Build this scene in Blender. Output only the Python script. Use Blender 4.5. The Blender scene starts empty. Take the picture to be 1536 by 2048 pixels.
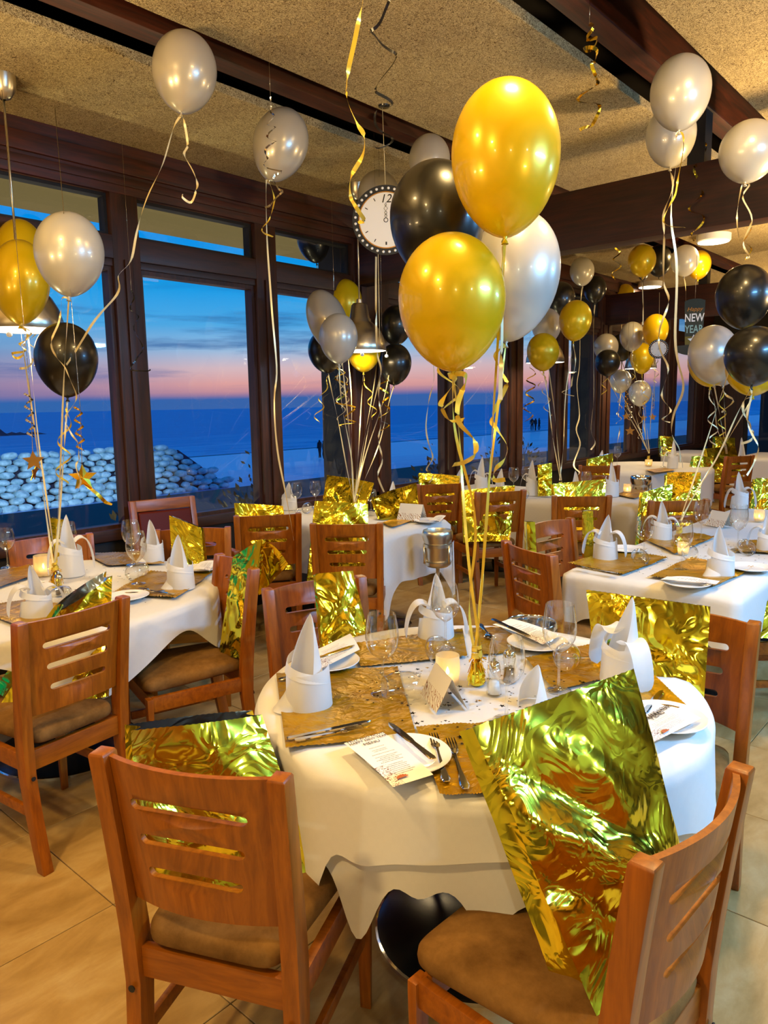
import bpy, bmesh, math, random
from mathutils import Vector, Matrix
from mathutils.geometry import delaunay_2d_cdt
PI = math.pi
sc = bpy.context.scene
COL = sc.collection
# ------------------------------------------------------------------ camera
cd = bpy.data.cameras.new('camera'); cam = bpy.data.objects.new('camera', cd); COL.objects.link(cam)
sc.camera = cam
EYE = 1.55
FPX, YAW, PITCH, ROLL = 1476.92, math.radians(41.478), math.radians(8.251), math.radians(-0.997)
fw = Vector((math.cos(YAW)*math.cos(PITCH), math.sin(YAW)*math.cos(PITCH), -math.sin(PITCH)))
r0 = Vector((math.sin(YAW), -math.cos(YAW), 0)); u0 = r0.cross(fw)
rt = r0*math.cos(ROLL)+u0*math.sin(ROLL); up = -r0*math.sin(ROLL)+u0*math.cos(ROLL)
cam.matrix_world = Matrix(((rt.x, up.x, -fw.x, 0), (rt.y, up.y, -fw.y, 0), (rt.z, up.z, -fw.z, EYE), (0, 0, 0, 1)))
cd.sensor_fit = 'VERTICAL'; cd.sensor_height = 32; cd.lens = 32*FPX/2048
cd.clip_start = .05; cd.clip_end = 3000
# ------------------------------------------------------------------ view + sampling comfort
sc.view_settings.view_transform = 'Standard'; sc.view_settings.look = 'None'
sc.view_settings.gamma = 1; sc.view_settings.use_curve_mapping = False
sc.view_settings.exposure = -0.46
try:
    sc.cycles.use_denoising = True
    sc.cycles.max_bounces = 10; sc.cycles.diffuse_bounces = 3; sc.cycles.glossy_bounces = 4
    sc.cycles.transparent_max_bounces = 24; sc.cycles.transmission_bounces = 6
    sc.cycles.caustics_reflective = False; sc.cycles.caustics_refractive = False
    sc.cycles.sample_clamp_indirect = 6
except Exception:
    pass
# ------------------------------------------------------------------ node helper
class NT:
    def __init__(s, tree): s.t = tree
    def n(s, typ, props=None, **ins):
        nd = s.t.nodes.new(typ)
        for k, v in (props or {}).items(): setattr(nd, k, v)
        for k, v in ins.items():
            key = int(k[1:]) if k[0] == '_' and k[1:].isdigit() else k.replace('_', ' ')
            sk = nd.inputs[key]
            if isinstance(v, bpy.types.NodeSocket): s.t.links.new(v, sk)
            else: sk.default_value = v
        return nd
    def math(s, op, a, b=0.0, c=0.0): return s.n('ShaderNodeMath', {'operation': op}, _0=a, _1=b, _2=c).outputs[0]
    def mix(s, f, a, b):
        nd = s.t.nodes.new('ShaderNodeMix'); nd.data_type = 'RGBA'
        for i, v in ((0, f), (6, a), (7, b)):
            if isinstance(v, bpy.types.NodeSocket): s.t.links.new(v, nd.inputs[i])
            else: nd.inputs[i].default_value = v
        return nd.outputs[2]
    def ramp(s, f, stops, interp='LINEAR'):
        nd = s.t.nodes.new('ShaderNodeValToRGB'); s.t.links.new(f, nd.inputs[0]); cr = nd.color_ramp; cr.interpolation = interp
        while len(cr.elements) > 1: cr.elements.remove(cr.elements[-1])
        cr.elements[0].position = stops[0][0]; cr.elements[0].color = stops[0][1]
        for p, c in stops[1:]:
            e = cr.elements.new(p); e.color = c
        return nd.outputs[0]
def lin(*c):
    f = lambda v: (v/255/12.92 if v/255 <= .04045 else ((v/255+.055)/1.055)**2.4)
    return (f(c[0]), f(c[1]), f(c[2]), 1)
# ------------------------------------------------------------------ dusk sky
w = bpy.data.worlds.new('dusk_sky'); sc.world = w; w.use_nodes = True
g = NT(w.node_tree); w.node_tree.nodes.clear()
tc = g.n('ShaderNodeTexCoord')
sep = g.n('ShaderNodeSeparateXYZ', None, Vector=tc.outputs['Generated'])
el = sep.outputs['Z']
mp = g.n('ShaderNodeMapping', None, Vector=tc.outputs['Generated']); mp.inputs['Scale'].default_value = (2.2, 2.2, 26)
nz = g.n('ShaderNodeTexNoise', None, Vector=mp.outputs[0], Scale=1.6, Detail=6.0, Roughness=.62)
nz2 = g.n('ShaderNodeTexNoise', None, Vector=mp.outputs[0], Scale=.5, Detail=4.0, Roughness=.5)
grad = g.ramp(el, [(0.0, lin(70, 110, 175)), (.015, lin(196, 140, 160)), (.030, lin(240, 170, 165)), (.050, lin(232, 196, 200)), (.075, lin(160, 200, 235)), (.105, lin(84, 180, 240)),
                   (.15, lin(22, 165, 242)), (.22, lin(0, 150, 240)), (.34, lin(0, 140, 240)), (1, lin(0, 80, 170))])
wob = g.math('ADD', el, g.math('MULTIPLY', g.math('SUBTRACT', nz2.outputs[0], .5), .05))
bank = g.ramp(wob, [(.0, (1, 1, 1, 1)), (.016, (1, 1, 1, 1)), (.026, (0, 0, 0, 1)), (.030, (.0, .0, .0, 1)), (.20, (0, 0, 0, 1)), (1, (0, 0, 0, 1))])
base = g.mix(bank, grad, lin(60, 106, 178))
cl = g.ramp(nz.outputs[0], [(.52, (0, 0, 0, 1)), (.66, (1, 1, 1, 1))])
band = g.ramp(el, [(.02, (0, 0, 0, 1)), (.04, (.7, .7, .7, 1)), (.07, (1, 1, 1, 1)), (.12, (.8, .8, .8, 1)), (.17, (0, 0, 0, 1))])
clf = g.math('MULTIPLY', g.math('MULTIPLY', cl, band), .7)
skyc = g.mix(clf, base, lin(38, 96, 165))
# the west (towards the headland) lies under heavier blue cloud
ae = g.ramp(sep.outputs['Y'], [(.80, (0, 0, 0, 1)), (.95, (1, 1, 1, 1))])
lowm = g.ramp(el, [(0, (1, 1, 1, 1)), (.07, (.8, .8, .8, 1)), (.12, (0, 0, 0, 1))])
wc = g.math('MULTIPLY', g.math('MULTIPLY', ae, lowm), g.ramp(nz2.outputs[0], [(.3, (.35, .35, .35, 1)), (.6, (1, 1, 1, 1))]))
skyc = g.mix(g.math('MULTIPLY', wc, .75), skyc, lin(36, 105, 180))
bg = g.n('ShaderNodeBackground', None, Color=skyc, Strength=1.3)
out = g.n('ShaderNodeOutputWorld'); w.node_tree.links.new(bg.outputs[0], out.inputs[0])
# ------------------------------------------------------------------ lights of the room plus added or assumed unseen fills (each sits in its own fixture, built below)
WARM = (1.0, .66, .24); COOL = (.16, .50, 1.0)
DISC_LAMPS = [(1.80, 1.0, 46), (.15, 2.0, 36), (-.9, .9, 74), (3.1, .75, 40), (8.1, 2.63, 44), (10.6, 4.28, 14), (6.2, -2.4, 24), (11, 1.3, 30)]  # only the pair labelled below is seen, the rest are assumed
BAR_FILL_LAMPS = [(-2.2, -2.6, 70, (.95, .90, .60)), (.6, -3.9, 75, (.62, .86, 1)), (-3.0, .2, 40, (.95, .88, .56)), (3.6, -4.2, 70, (.45, .76, 1))]  # unseen, added to brighten the walls mirrored in the foil
ASSUMED_TUBES = [(2.6, -1.3, 165), (5.75, -1.5, 130)]  # unseen, assumed from the blue light on the bar-side cloths
FILL_UPLIGHTS = [(-.25, 1.9, 150), (-.6, 2.9, 140), (4.9, .3, 165), (7.7, 1.15, 150), (11.2, 1.7, 140), (1.2, -.9, 120)]  # unseen fill lamps, added only to brighten the ceiling
PENDANTS = [(1.72, 4.0, 14), (4.28, 4.0, 20), (7.156, 4.0, 18), (9.68, 4.0, 16)]
# ------------------------------------------------------------------ materials
MATS = {}
def mat(name, fn):
    if name in MATS: return MATS[name]
    m = bpy.data.materials.new(name); m.use_nodes = True; m.node_tree.nodes.clear()
    t = NT(m.node_tree); o = t.n('ShaderNodeOutputMaterial')
    sh = fn(t, o)
    if sh is not None: m.node_tree.links.new(sh, o.inputs[0])
    MATS[name] = m; return m
def pb(t, color, rough=.5, metal=0.0, normal=None, **k):
    nd = t.n('ShaderNodeBsdfPrincipled', None, Base_Color=color, Roughness=rough, Metallic=metal)
    if normal is not None: t.t.links.new(normal, nd.inputs['Normal'])
    for a, v in k.items(): 
        if isinstance(v, bpy.types.NodeSocket): t.t.links.new(v, nd.inputs[a.replace('_', ' ')])
        else: nd.inputs[a.replace('_', ' ')].default_value = v
    return nd.outputs[0]
def bump(t, h, s=.3, d=.01): return t.n('ShaderNodeBump', None, Height=h, Strength=s, Distance=d).outputs[0]
def objco(t, scale=(1, 1, 1), rnd=True):
    c = t.n('ShaderNodeTexCoord').outputs['Object']
    if rnd:
        oi = t.n('ShaderNodeObjectInfo'); v = t.n('ShaderNodeVectorMath', {'operation': 'ADD'}, _0=c)
        m3 = t.n('ShaderNodeMath', {'operation': 'MULTIPLY'}, _0=oi.outputs['Random'], _1=37.0)
        t.t.links.new(m3.outputs[0], v.inputs[1]); c = v.outputs[0]
    m = t.n('ShaderNodeMapping', None, Vector=c); m.inputs['Scale'].default_value = scale
    return m.outputs[0]
def wood(name, c1, c2, rough=.38, scale=(18, 18, 1.6), coat=.15):
    def f(t, o):
        co = objco(t, scale)
        n = t.n('ShaderNodeTexNoise', None, Vector=co, Scale=2.6, Detail=5.0, Roughness=.6, Distortion=.6).outputs[0]
        n2 = t.n('ShaderNodeTexNoise', None, Vector=co, Scale=14.0, Detail=3.0).outputs[0]
        c = t.ramp(n, [(.3, c1), (.7, c2)])
        c = t.mix(t.math('MULTIPLY', n2, .28), c, tuple(v*.45 for v in c1[:3])+(1,))
        return pb(t, c, rough, normal=bump(t, n2, .08, .002), Coat_Weight=coat, Coat_Roughness=.25)
    return mat(name, f)
M_CHAIR = wood('beech_varnish', lin(126, 64, 6), lin(176, 98, 15))
M_CHAIRX = wood('beech_varnish_across', lin(126, 64, 6), lin(176, 98, 15), scale=(18, 2.0, 14))
M_BEAM = wood('dark_red_timber', lin(34, 11, 5), lin(84, 32, 12), .55, (1.2, 16, 16), .05)
M_BEAMY = wood('dark_red_timber_y', lin(30, 10, 5), lin(66, 24, 9), .55, (16, 1.2, 16), .05)
M_FRAME = wood('window_timber', lin(32, 13, 5), lin(76, 35, 12), .55, (14, 14, 1.2), .1)
M_FRAMEX = wood('window_timber_x', lin(28, 11, 5), lin(66, 29, 10), .55, (1.2, 14, 14), .1)
M_BLACKWOOD = mat('black_timber', lambda t, o: pb(t, lin(16, 10, 7), .6))
def f_suede(t, o):
    co = objco(t)
    n = t.n('ShaderNodeTexNoise', None, Vector=co, Scale=9.0, Detail=6.0, Roughness=.65).outputs[0]
    n2 = t.n('ShaderNodeTexNoise', None, Vector=co, Scale=320.0, Detail=2.0).outputs[0]
    return pb(t, t.ramp(n, [(.3, lin(92, 62, 26)), (.7, lin(142, 104, 56))]), .95, normal=bump(t, n2, .2, .002), Specular_IOR_Level=.15)
M_SUEDE = mat('brown_suede', f_suede)
def f_leather(t, o):
    n = t.n('ShaderNodeTexVoronoi', None, Vector=objco(t), Scale=160.0).outputs[0]
    return pb(t, lin(84, 20, 10), .5, normal=bump(t, n, .15, .001), Specular_IOR_Level=.2)
M_LEATHER = mat('oxblood_leather', f_leather)
def cloth(name, col, sc_=55.0, tl=.14):
    def f(t, o):
        co = objco(t, (1, 1, 1), False)
        ck = t.n('ShaderNodeTexChecker', None, Vector=co, Scale=sc_).outputs[1]
        n = t.n('ShaderNodeTexNoise', None, Vector=co, Scale=700.0).outputs[0]
        n3 = t.n('ShaderNodeTexNoise', None, Vector=co, Scale=5.0, Detail=3.0).outputs[0]
        c = t.mix(t.math('MULTIPLY', ck, .05), col, tuple(v*.8 for v in col[:3])+(1,))
        hh = t.math('ADD', t.math('MULTIPLY', n, .2), n3)
        p = t.n('ShaderNodeBsdfPrincipled', None, Base_Color=c, Roughness=.82, Normal=bump(t, hh, .12, .01), Sheen_Weight=.15)
        tr = t.n('ShaderNodeBsdfTranslucent', None, Color=c)
        return t.n('ShaderNodeMixShader', None, _0=tl, _1=p.outputs[0], _2=tr.outputs[0]).outputs[0]
    return mat(name, f)
M_CLOTH = cloth('white_damask', (.82, .80, .76, 1))
M_NAPKIN = cloth('white_linen', (.90, .89, .87, 1), 9.0, .34)
def f_satin(t, o):
    co = objco(t)
    w1 = t.n('ShaderNodeTexNoise', None, Vector=co, Scale=9.0, Detail=3.0, Distortion=1.6).outputs[0]
    w2 = t.n('ShaderNodeTexNoise', None, Vector=co, Scale=34.0, Detail=3.0, Distortion=1.0).outputs[0]
    h = t.math('ADD', w1, t.math('MULTIPLY', w2, .35))
    return pb(t, t.mix(w1, lin(160, 112, 6), lin(226, 178, 24)), .32, .65, normal=bump(t, h, .55, .02), Anisotropic=.4)
M_SATIN = mat('gold_satin', f_satin)
def f_foil(t, o):
    co = objco(t)
    n1 = t.n('ShaderNodeTexVoronoi', {'feature': 'F1', 'distance': 'MANHATTAN'}, Vector=t.n('ShaderNodeTexNoise', None, Vector=co, Scale=6.0, Detail=1.0, Distortion=1.2).outputs[1], Scale=6.0).outputs[0]
    n2 = t.n('ShaderNodeTexNoise', None, Vector=co, Scale=9.0, Detail=1.0, Distortion=.8).outputs[0]
    h = t.math('ADD', t.math('MULTIPLY', n1, .5), t.math('MULTIPLY', n2, .5))
    nb = bump(t, h, .13, .03)
    gold = t.n('ShaderNodeBsdfPrincipled', None, Base_Color=(.93, .78, .05, 1), Metallic=1.0, Roughness=.13, Normal=nb)
    silv = t.n('ShaderNodeBsdfPrincipled', None, Base_Color=(.75, .77, .8, 1), Metallic=1.0, Roughness=.16, Normal=nb)
    bf = t.n('ShaderNodeNewGeometry').outputs['Backfacing']
    return t.n('ShaderNodeMixShader', None, _0=bf, _1=gold.outputs[0], _2=silv.outputs[0]).outputs[0]
M_FOIL = mat('gold_foil', f_foil)
M_TINSEL = mat('gold_tinsel', lambda t, o: pb(t, (.95, .62, .05, 1), .18, 1.0))
def rubber(name, c, rough, metal, coat, sss=0.0):
    def f(t, o):
        p = t.n('ShaderNodeBsdfPrincipled', None, Base_Color=c, Roughness=rough, Metallic=metal, Coat_Weight=coat, Coat_Roughness=.08, Specular_IOR_Level=.5)
        if sss:
            tr = t.n('ShaderNodeBsdfTranslucent', None, Color=c)
            return t.n('ShaderNodeMixShader', None, _0=sss, _1=p.outputs[0], _2=tr.outputs[0]).outputs[0]
        return p.outputs[0]
    return mat(name, f)
M_BALLOON = {'gold': rubber('gold_latex', (.95, .66, .006, 1), .30, .25, .5, .30), 'black': rubber('black_latex', (.010, .0085, .006, 1), .30, 0, .22),
             'pearl': rubber('pearl_latex', (.72, .69, .61, 1), .30, .25, .5, .22), 'grey': rubber('grey_pearl_latex', (.56, .51, .42, 1), .28, .3, .5, .18)}
M_RIB = {'gold': mat('gold_ribbon', lambda t, o: pb(t, (.86, .62, .07, 1), .3, .3)), 'cream': mat('pale_gold_ribbon', lambda t, o: pb(t, (.82, .70, .40, 1), .32, .2)),
         'black': mat('black_ribbon', lambda t, o: pb(t, (.015, .013, .01, 1), .2)), 'silver': mat('silver_ribbon', lambda t, o: pb(t, (.7, .66, .6, 1), .15, 1.0)), 'foil': M_TINSEL}
def f_glass(t, o):
    lw = t.n('ShaderNodeLayerWeight', None, Blend=.5).outputs['Facing']
    fr = t.math('ADD', t.math('MULTIPLY', t.math('POWER', lw, 2.0), .70), .10)
    edge = t.ramp(t.math('POWER', lw, 3.0), [(0, (.97, .98, .975, 1)), (.45, (.86, .86, .83, 1)), (1, (.30, .29, .26, 1))])
    tr = t.n('ShaderNodeBsdfTransparent', None, Color=edge); gl = t.n('ShaderNodeBsdfGlossy', None, Color=(1, 1, 1, 1), Roughness=.02)
    return t.n('ShaderNodeMixShader', None, _0=fr, _1=tr.outputs[0], _2=gl.outputs[0]).outputs[0]
M_GLASS = mat('thin_drinking_glass', f_glass)
def f_pane(t, o):
    fr = t.n('ShaderNodeFresnel', None, IOR=1.5).outputs[0]
    fr = t.math('MULTIPLY', fr, 1.4)
    tr = t.n('ShaderNodeBsdfTransparent', None, Color=(.93, .97, 1, 1)); gl = t.n('ShaderNodeBsdfGlossy', None, Color=(1, 1, 1, 1), Roughness=.0)
    return t.n('ShaderNodeMixShader', None, _0=fr, _1=tr.outputs[0], _2=gl.outputs[0]).outputs[0]
M_PANE = mat('window_glass', f_pane)
def f_frost(t, o):
    p = t.n('ShaderNodeBsdfPrincipled', None, Base_Color=(.95, .85, .62, 1), Roughness=.4)
    tl = t.n('ShaderNodeBsdfTranslucent', None, Color=(.98, .86, .58, 1)); tp = t.n('ShaderNodeBsdfTransparent', None, Color=(1, .93, .78, 1))
    a = t.n('ShaderNodeMixShader', None, _0=.6, _1=p.outputs[0], _2=tl.outputs[0])
    return t.n('ShaderNodeMixShader', None, _0=.5, _1=a.outputs[0], _2=tp.outputs[0]).outputs[0]
M_FROST = mat('frosted_candle_glass', f_frost)
def emis(name, c, s): return mat(name, lambda t, o: t.n('ShaderNodeEmission', None, Color=c, Strength=s).outputs[0])
M_FLAME = emis('candle_flame', (1, .78, .36, 1), 40.0)
M_LAMPGLOW = emis('lamp_diffuser', (1, .93, .76, 1), 9.0)
M_COOLGLOW = emis('assumed_tube_diffuser', (.75, .92, 1, 1), 5.0)
M_STEEL = mat('brushed_steel', lambda t, o: pb(t, (.72, .66, .52, 1), .30, 1.0, normal=bump(t, t.n('ShaderNodeTexNoise', None, Vector=objco(t, (1, 1, 120)), Scale=6.0).outputs[0], .06, .002)))
M_CHROME = mat('polished_steel', lambda t, o: pb(t, (.78, .76, .72, 1), .10, 1.0))
M_BLACKMETAL = mat('black_enamel', lambda t, o: pb(t, (.012, .011, .010, 1), .22))
M_PORCELAIN = mat('white_porcelain', lambda t, o: pb(t, (.86, .85, .82, 1), .12))
M_BLACK = mat('matt_black', lambda t, o: pb(t, (.01, .01, .01, 1), .6))
M_PAPER = mat('card_paper', lambda t, o: pb(t, (.86, .83, .76, 1), .6))
M_GOLDPRINT = mat('gold_print', lambda t, o: pb(t, lin(170, 120, 50), .35, .5))
M_INK = mat('print_ink', lambda t, o: pb(t, lin(60, 44, 34), .7))
M_WHITEPAINT = mat('white_paint', lambda t, o: pb(t, (.9, .9, .88, 1), .5))
M_WALLWARM = mat('cream_wall', lambda t, o: pb(t, lin(205, 180, 135), .8))
M_BARWALL = mat('bar_wall_panelling', lambda t, o: pb(t, lin(176, 182, 160), .6))
M_WAX = mat('candle_wax', lambda t, o: pb(t, (.9, .82, .62, 1), .5))
def f_menu(t, o):
    uv = t.n('ShaderNodeUVMap').outputs[0]; s = t.n('ShaderNodeSeparateXYZ', None, Vector=uv); u, v = s.outputs[0], s.outputs[1]
    rows = t.math('MULTIPLY', v, 34.0); fl = t.math('FLOOR', rows); fr = t.math('FRACT', rows)
    wn = t.n('ShaderNodeTexWhiteNoise', {'noise_dimensions': '1D'}, W=fl).outputs[0]
    gap = t.math('GREATER_THAN', wn, .26)
    halfw = t.math('ADD', t.math('MULTIPLY', wn, .22), .10)
    inl = t.math('LESS_THAN', t.math('ABSOLUTE', t.math('SUBTRACT', u, .5)), halfw)
    thin = t.math('LESS_THAN', t.math('ABSOLUTE', t.math('SUBTRACT', fr, .5)), .22)
    cmb = t.n('ShaderNodeCombineXYZ', None, X=t.math('MULTIPLY', u, 90.0), Y=fl)
    ltr = t.math('GREATER_THAN', t.n('ShaderNodeTexNoise', {'noise_dimensions': '2D'}, Vector=cmb.outputs[0], Scale=1.0, Detail=1.0).outputs[0], .44)
    body = t.math('MULTIPLY', t.math('GREATER_THAN', v, .14), t.math('LESS_THAN', v, .74))
    m = t.math('MULTIPLY', t.math('MULTIPLY', t.math('MULTIPLY', gap, inl), t.math('MULTIPLY', thin, ltr)), body)
    # coral sprig in the lower corner
    dx = t.math('SUBTRACT', u, .16)
    cn = t.n('ShaderNodeTexNoise', {'noise_dimensions': '2D'}, Vector=t.n('ShaderNodeCombineXYZ', None, X=t.math('MULTIPLY', u, 16.0), Y=t.math('MULTIPLY', v, 30.0)).outputs[0], Scale=1.0, Detail=2.0).outputs[0]
    cor = t.math('MULTIPLY', t.math('LESS_THAN', t.math('ABSOLUTE', t.math('SUBTRACT', cn, .5)), .035), t.math('MULTIPLY', t.math('LESS_THAN', u, .30), t.math('LESS_THAN', v, .36)))
    c = t.mix(t.math('MULTIPLY', m, .75), (.86, .83, .76, 1), lin(80, 66, 56)); c = t.mix(cor, c, lin(110, 52, 30))
    return pb(t, c, .6)
M_MENU = mat('printed_menu_card', f_menu)
def f_tent(t, o):
    uv = t.n('ShaderNodeUVMap').outputs[0]
    m = t.n('ShaderNodeMapping', None, Vector=uv); m.inputs['Scale'].default_value = (6, 4, 1)
    wv = t.n('ShaderNodeTexWave', {'bands_direction': 'DIAGONAL'}, Vector=m.outputs[0], Scale=1.0, Distortion=9.0, Detail=2.0).outputs[1]
    s = t.n('ShaderNodeSeparateXYZ', None, Vector=uv)
    low = t.math('LESS_THAN', s.outputs[1], .45)
    k = t.math('MULTIPLY', t.math('LESS_THAN', wv, .12), low)
    return pb(t, t.mix(k, (.84, .80, .70, 1), lin(150, 96, 40)), .5)
M_TENT = mat('tent_card_print', f_tent)
def f_tile(t, o):
    co = t.n('ShaderNodeTexCoord').outputs['Object']; oi = t.n('ShaderNodeObjectInfo')
    v = t.n('ShaderNodeVectorMath', {'operation': 'ADD'}, _0=co); m3 = t.math('MULTIPLY', oi.outputs['Random'], 90.0); t.t.links.new(m3, v.inputs[1])
    mm = t.n('ShaderNodeMapping', None, Vector=v.outputs[0]); mm.inputs['Scale'].default_value = (1, 2.4, 1); mm.inputs['Rotation'].default_value = (0, 0, .5)
    n = t.n('ShaderNodeTexNoise', None, Vector=mm.outputs[0], Scale=3.2, Detail=7.0, Roughness=.62, Distortion=.4).outputs[0]
    n2 = t.n('ShaderNodeTexNoise', None, Vector=v.outputs[0], Scale=90.0, Detail=3.0).outputs[0]
    c = t.ramp(n, [(.30, lin(152, 118, 62)), (.5, lin(184, 150, 92)), (.72, lin(206, 180, 128))])
    c = t.mix(t.math('MULTIPLY', oi.outputs['Random'], .18), c, lin(140, 112, 72))
    c = t.mix(t.math('MULTIPLY', n2, .18), c, lin(130, 100, 62))
    return pb(t, c, t.math('ADD', t.math('MULTIPLY', n, .2), .34), normal=bump(t, n2, .06, .002))
M_TILE = mat('sand_stone_tile', f_tile)
M_GROUT = mat('dark_grout', lambda t, o: pb(t, lin(52, 40, 26), .9))
def f_panel(t, o):
    co = objco(t, (1, 1, 1), True)
    v1 = t.n('ShaderNodeTexNoise', None, Vector=co, Scale=48.0, Detail=2.0, Distortion=3.0).outputs[0]
    v2 = t.n('ShaderNodeTexNoise', None, Vector=co, Scale=85.0, Detail=2.0, Distortion=3.5).outputs[0]
    v3 = t.n('ShaderNodeTexNoise', None, Vector=co, Scale=4.0, Detail=3.0).outputs[0]
    h = t.math('ADD', t.math('ABSOLUTE', t.math('SUBTRACT', v1, .5)), t.math('ABSOLUTE', t.math('SUBTRACT', v2, .5)))
    c = t.ramp(h, [(.0, lin(238, 220, 172)), (.09, lin(214, 192, 140)), (.20, lin(96, 72, 36))])
    c = t.mix(t.math('MULTIPLY', v3, .25), c, lin(150, 122, 76))
    return pb(t, c, .9, normal=bump(t, h, .9, .010))
M_PANEL = mat('wood_wool_board', f_panel)
def f_sea(t, o):
    co = t.n('ShaderNodeTexCoord').outputs['Object']
    m = t.n('ShaderNodeMapping', None, Vector=co); m.inputs['Scale'].default_value = (.05, .22, 1)
    n = t.n('ShaderNodeTexNoise', None, Vector=m.outputs[0], Scale=1.6, Detail=6.0, Roughness=.6).outputs[0]
    m2 = t.n('ShaderNodeMapping', None, Vector=co); m2.inputs['Scale'].default_value = (.012, .06, 1)
    n2 = t.n('ShaderNodeTexNoise', None, Vector=m2.outputs[0], Scale=1.0, Detail=5.0).outputs[0]
    y = t.n('ShaderNodeSeparateXYZ', None, Vector=co).outputs[1]
    d = t.math('SUBTRACT', y, t.math('MULTIPLY', t.math('SUBTRACT', n2, .5), 55.0))
    foam = t.ramp(t.math('DIVIDE', d, 140.0), [(.0, (1, 1, 1, 1)), (.12, (.9, .9, .9, 1)), (.22, (.2, .2, .2, 1)), (.30, (.55, .55, .55, 1)), (.36, (0, 0, 0, 1))])
    fm = t.math('MULTIPLY', foam, t.ramp(n, [(.36, (0, 0, 0, 1)), (.56, (1, 1, 1, 1))]))
    c = t.mix(n, lin(14, 138, 196), lin(90, 196, 232)); c = t.mix(fm, c, lin(196, 208, 235))
    return pb(t, c, .55, normal=bump(t, n, .5, .3), Specular_IOR_Level=.25)
M_SEA = mat('evening_sea', f_sea)
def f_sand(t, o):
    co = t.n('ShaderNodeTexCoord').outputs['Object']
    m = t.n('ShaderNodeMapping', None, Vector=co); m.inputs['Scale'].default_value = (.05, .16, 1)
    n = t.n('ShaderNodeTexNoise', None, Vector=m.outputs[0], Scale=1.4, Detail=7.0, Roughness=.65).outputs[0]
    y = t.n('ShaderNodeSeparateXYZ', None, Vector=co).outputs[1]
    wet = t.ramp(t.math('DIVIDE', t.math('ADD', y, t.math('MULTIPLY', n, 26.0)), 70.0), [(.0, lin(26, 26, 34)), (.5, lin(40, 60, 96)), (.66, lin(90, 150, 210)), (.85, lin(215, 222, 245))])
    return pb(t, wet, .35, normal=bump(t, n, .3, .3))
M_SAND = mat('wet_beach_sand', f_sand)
M_TERRACE = mat('dark_terrace', lambda t, o: pb(t, lin(34, 28, 26), .7))
def f_rock(t, o):
    n = t.n('ShaderNodeTexNoise', None, Vector=objco(t), Scale=3.0, Detail=4.0).outputs[0]
    return pb(t, t.ramp(n, [(.3, lin(120, 160, 170)), (.7, lin(205, 228, 232))]), .8, normal=bump(t, n, .4, .1))
M_ROCK = mat('pale_sea_stone', f_rock)
M_HILL = mat('dark_headland', lambda t, o: pb(t, lin(14, 34, 70), .95))
M_SILH = mat('dark_coat', lambda t, o: pb(t, lin(18, 24, 40), .9))
def f_leaf(t, o):
    oi = t.n('ShaderNodeNewGeometry').outputs['Random Per Island']
    return pb(t, t.ramp(oi, [(0, lin(34, 34, 18)), (.6, lin(70, 62, 36)), (1, lin(110, 92, 58))]), .6)
M_LEAF = mat('dry_coast_leaves', f_leaf)
M_SOFFIT = mat('eave_boards', lambda t, o: pb(t, lin(110, 100, 70), .8))
M_STAR = mat('confetti_black', lambda t, o: pb(t, (.02, .015, .01, 1), .15, .6))
M_STARG = mat('confetti_gold', lambda t, o: pb(t, (.8, .55, .1, 1), .2, 1.0))
M_HAT = mat('hat_green_black', lambda t, o: pb(t, lin(6, 34, 36), .35))
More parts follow.
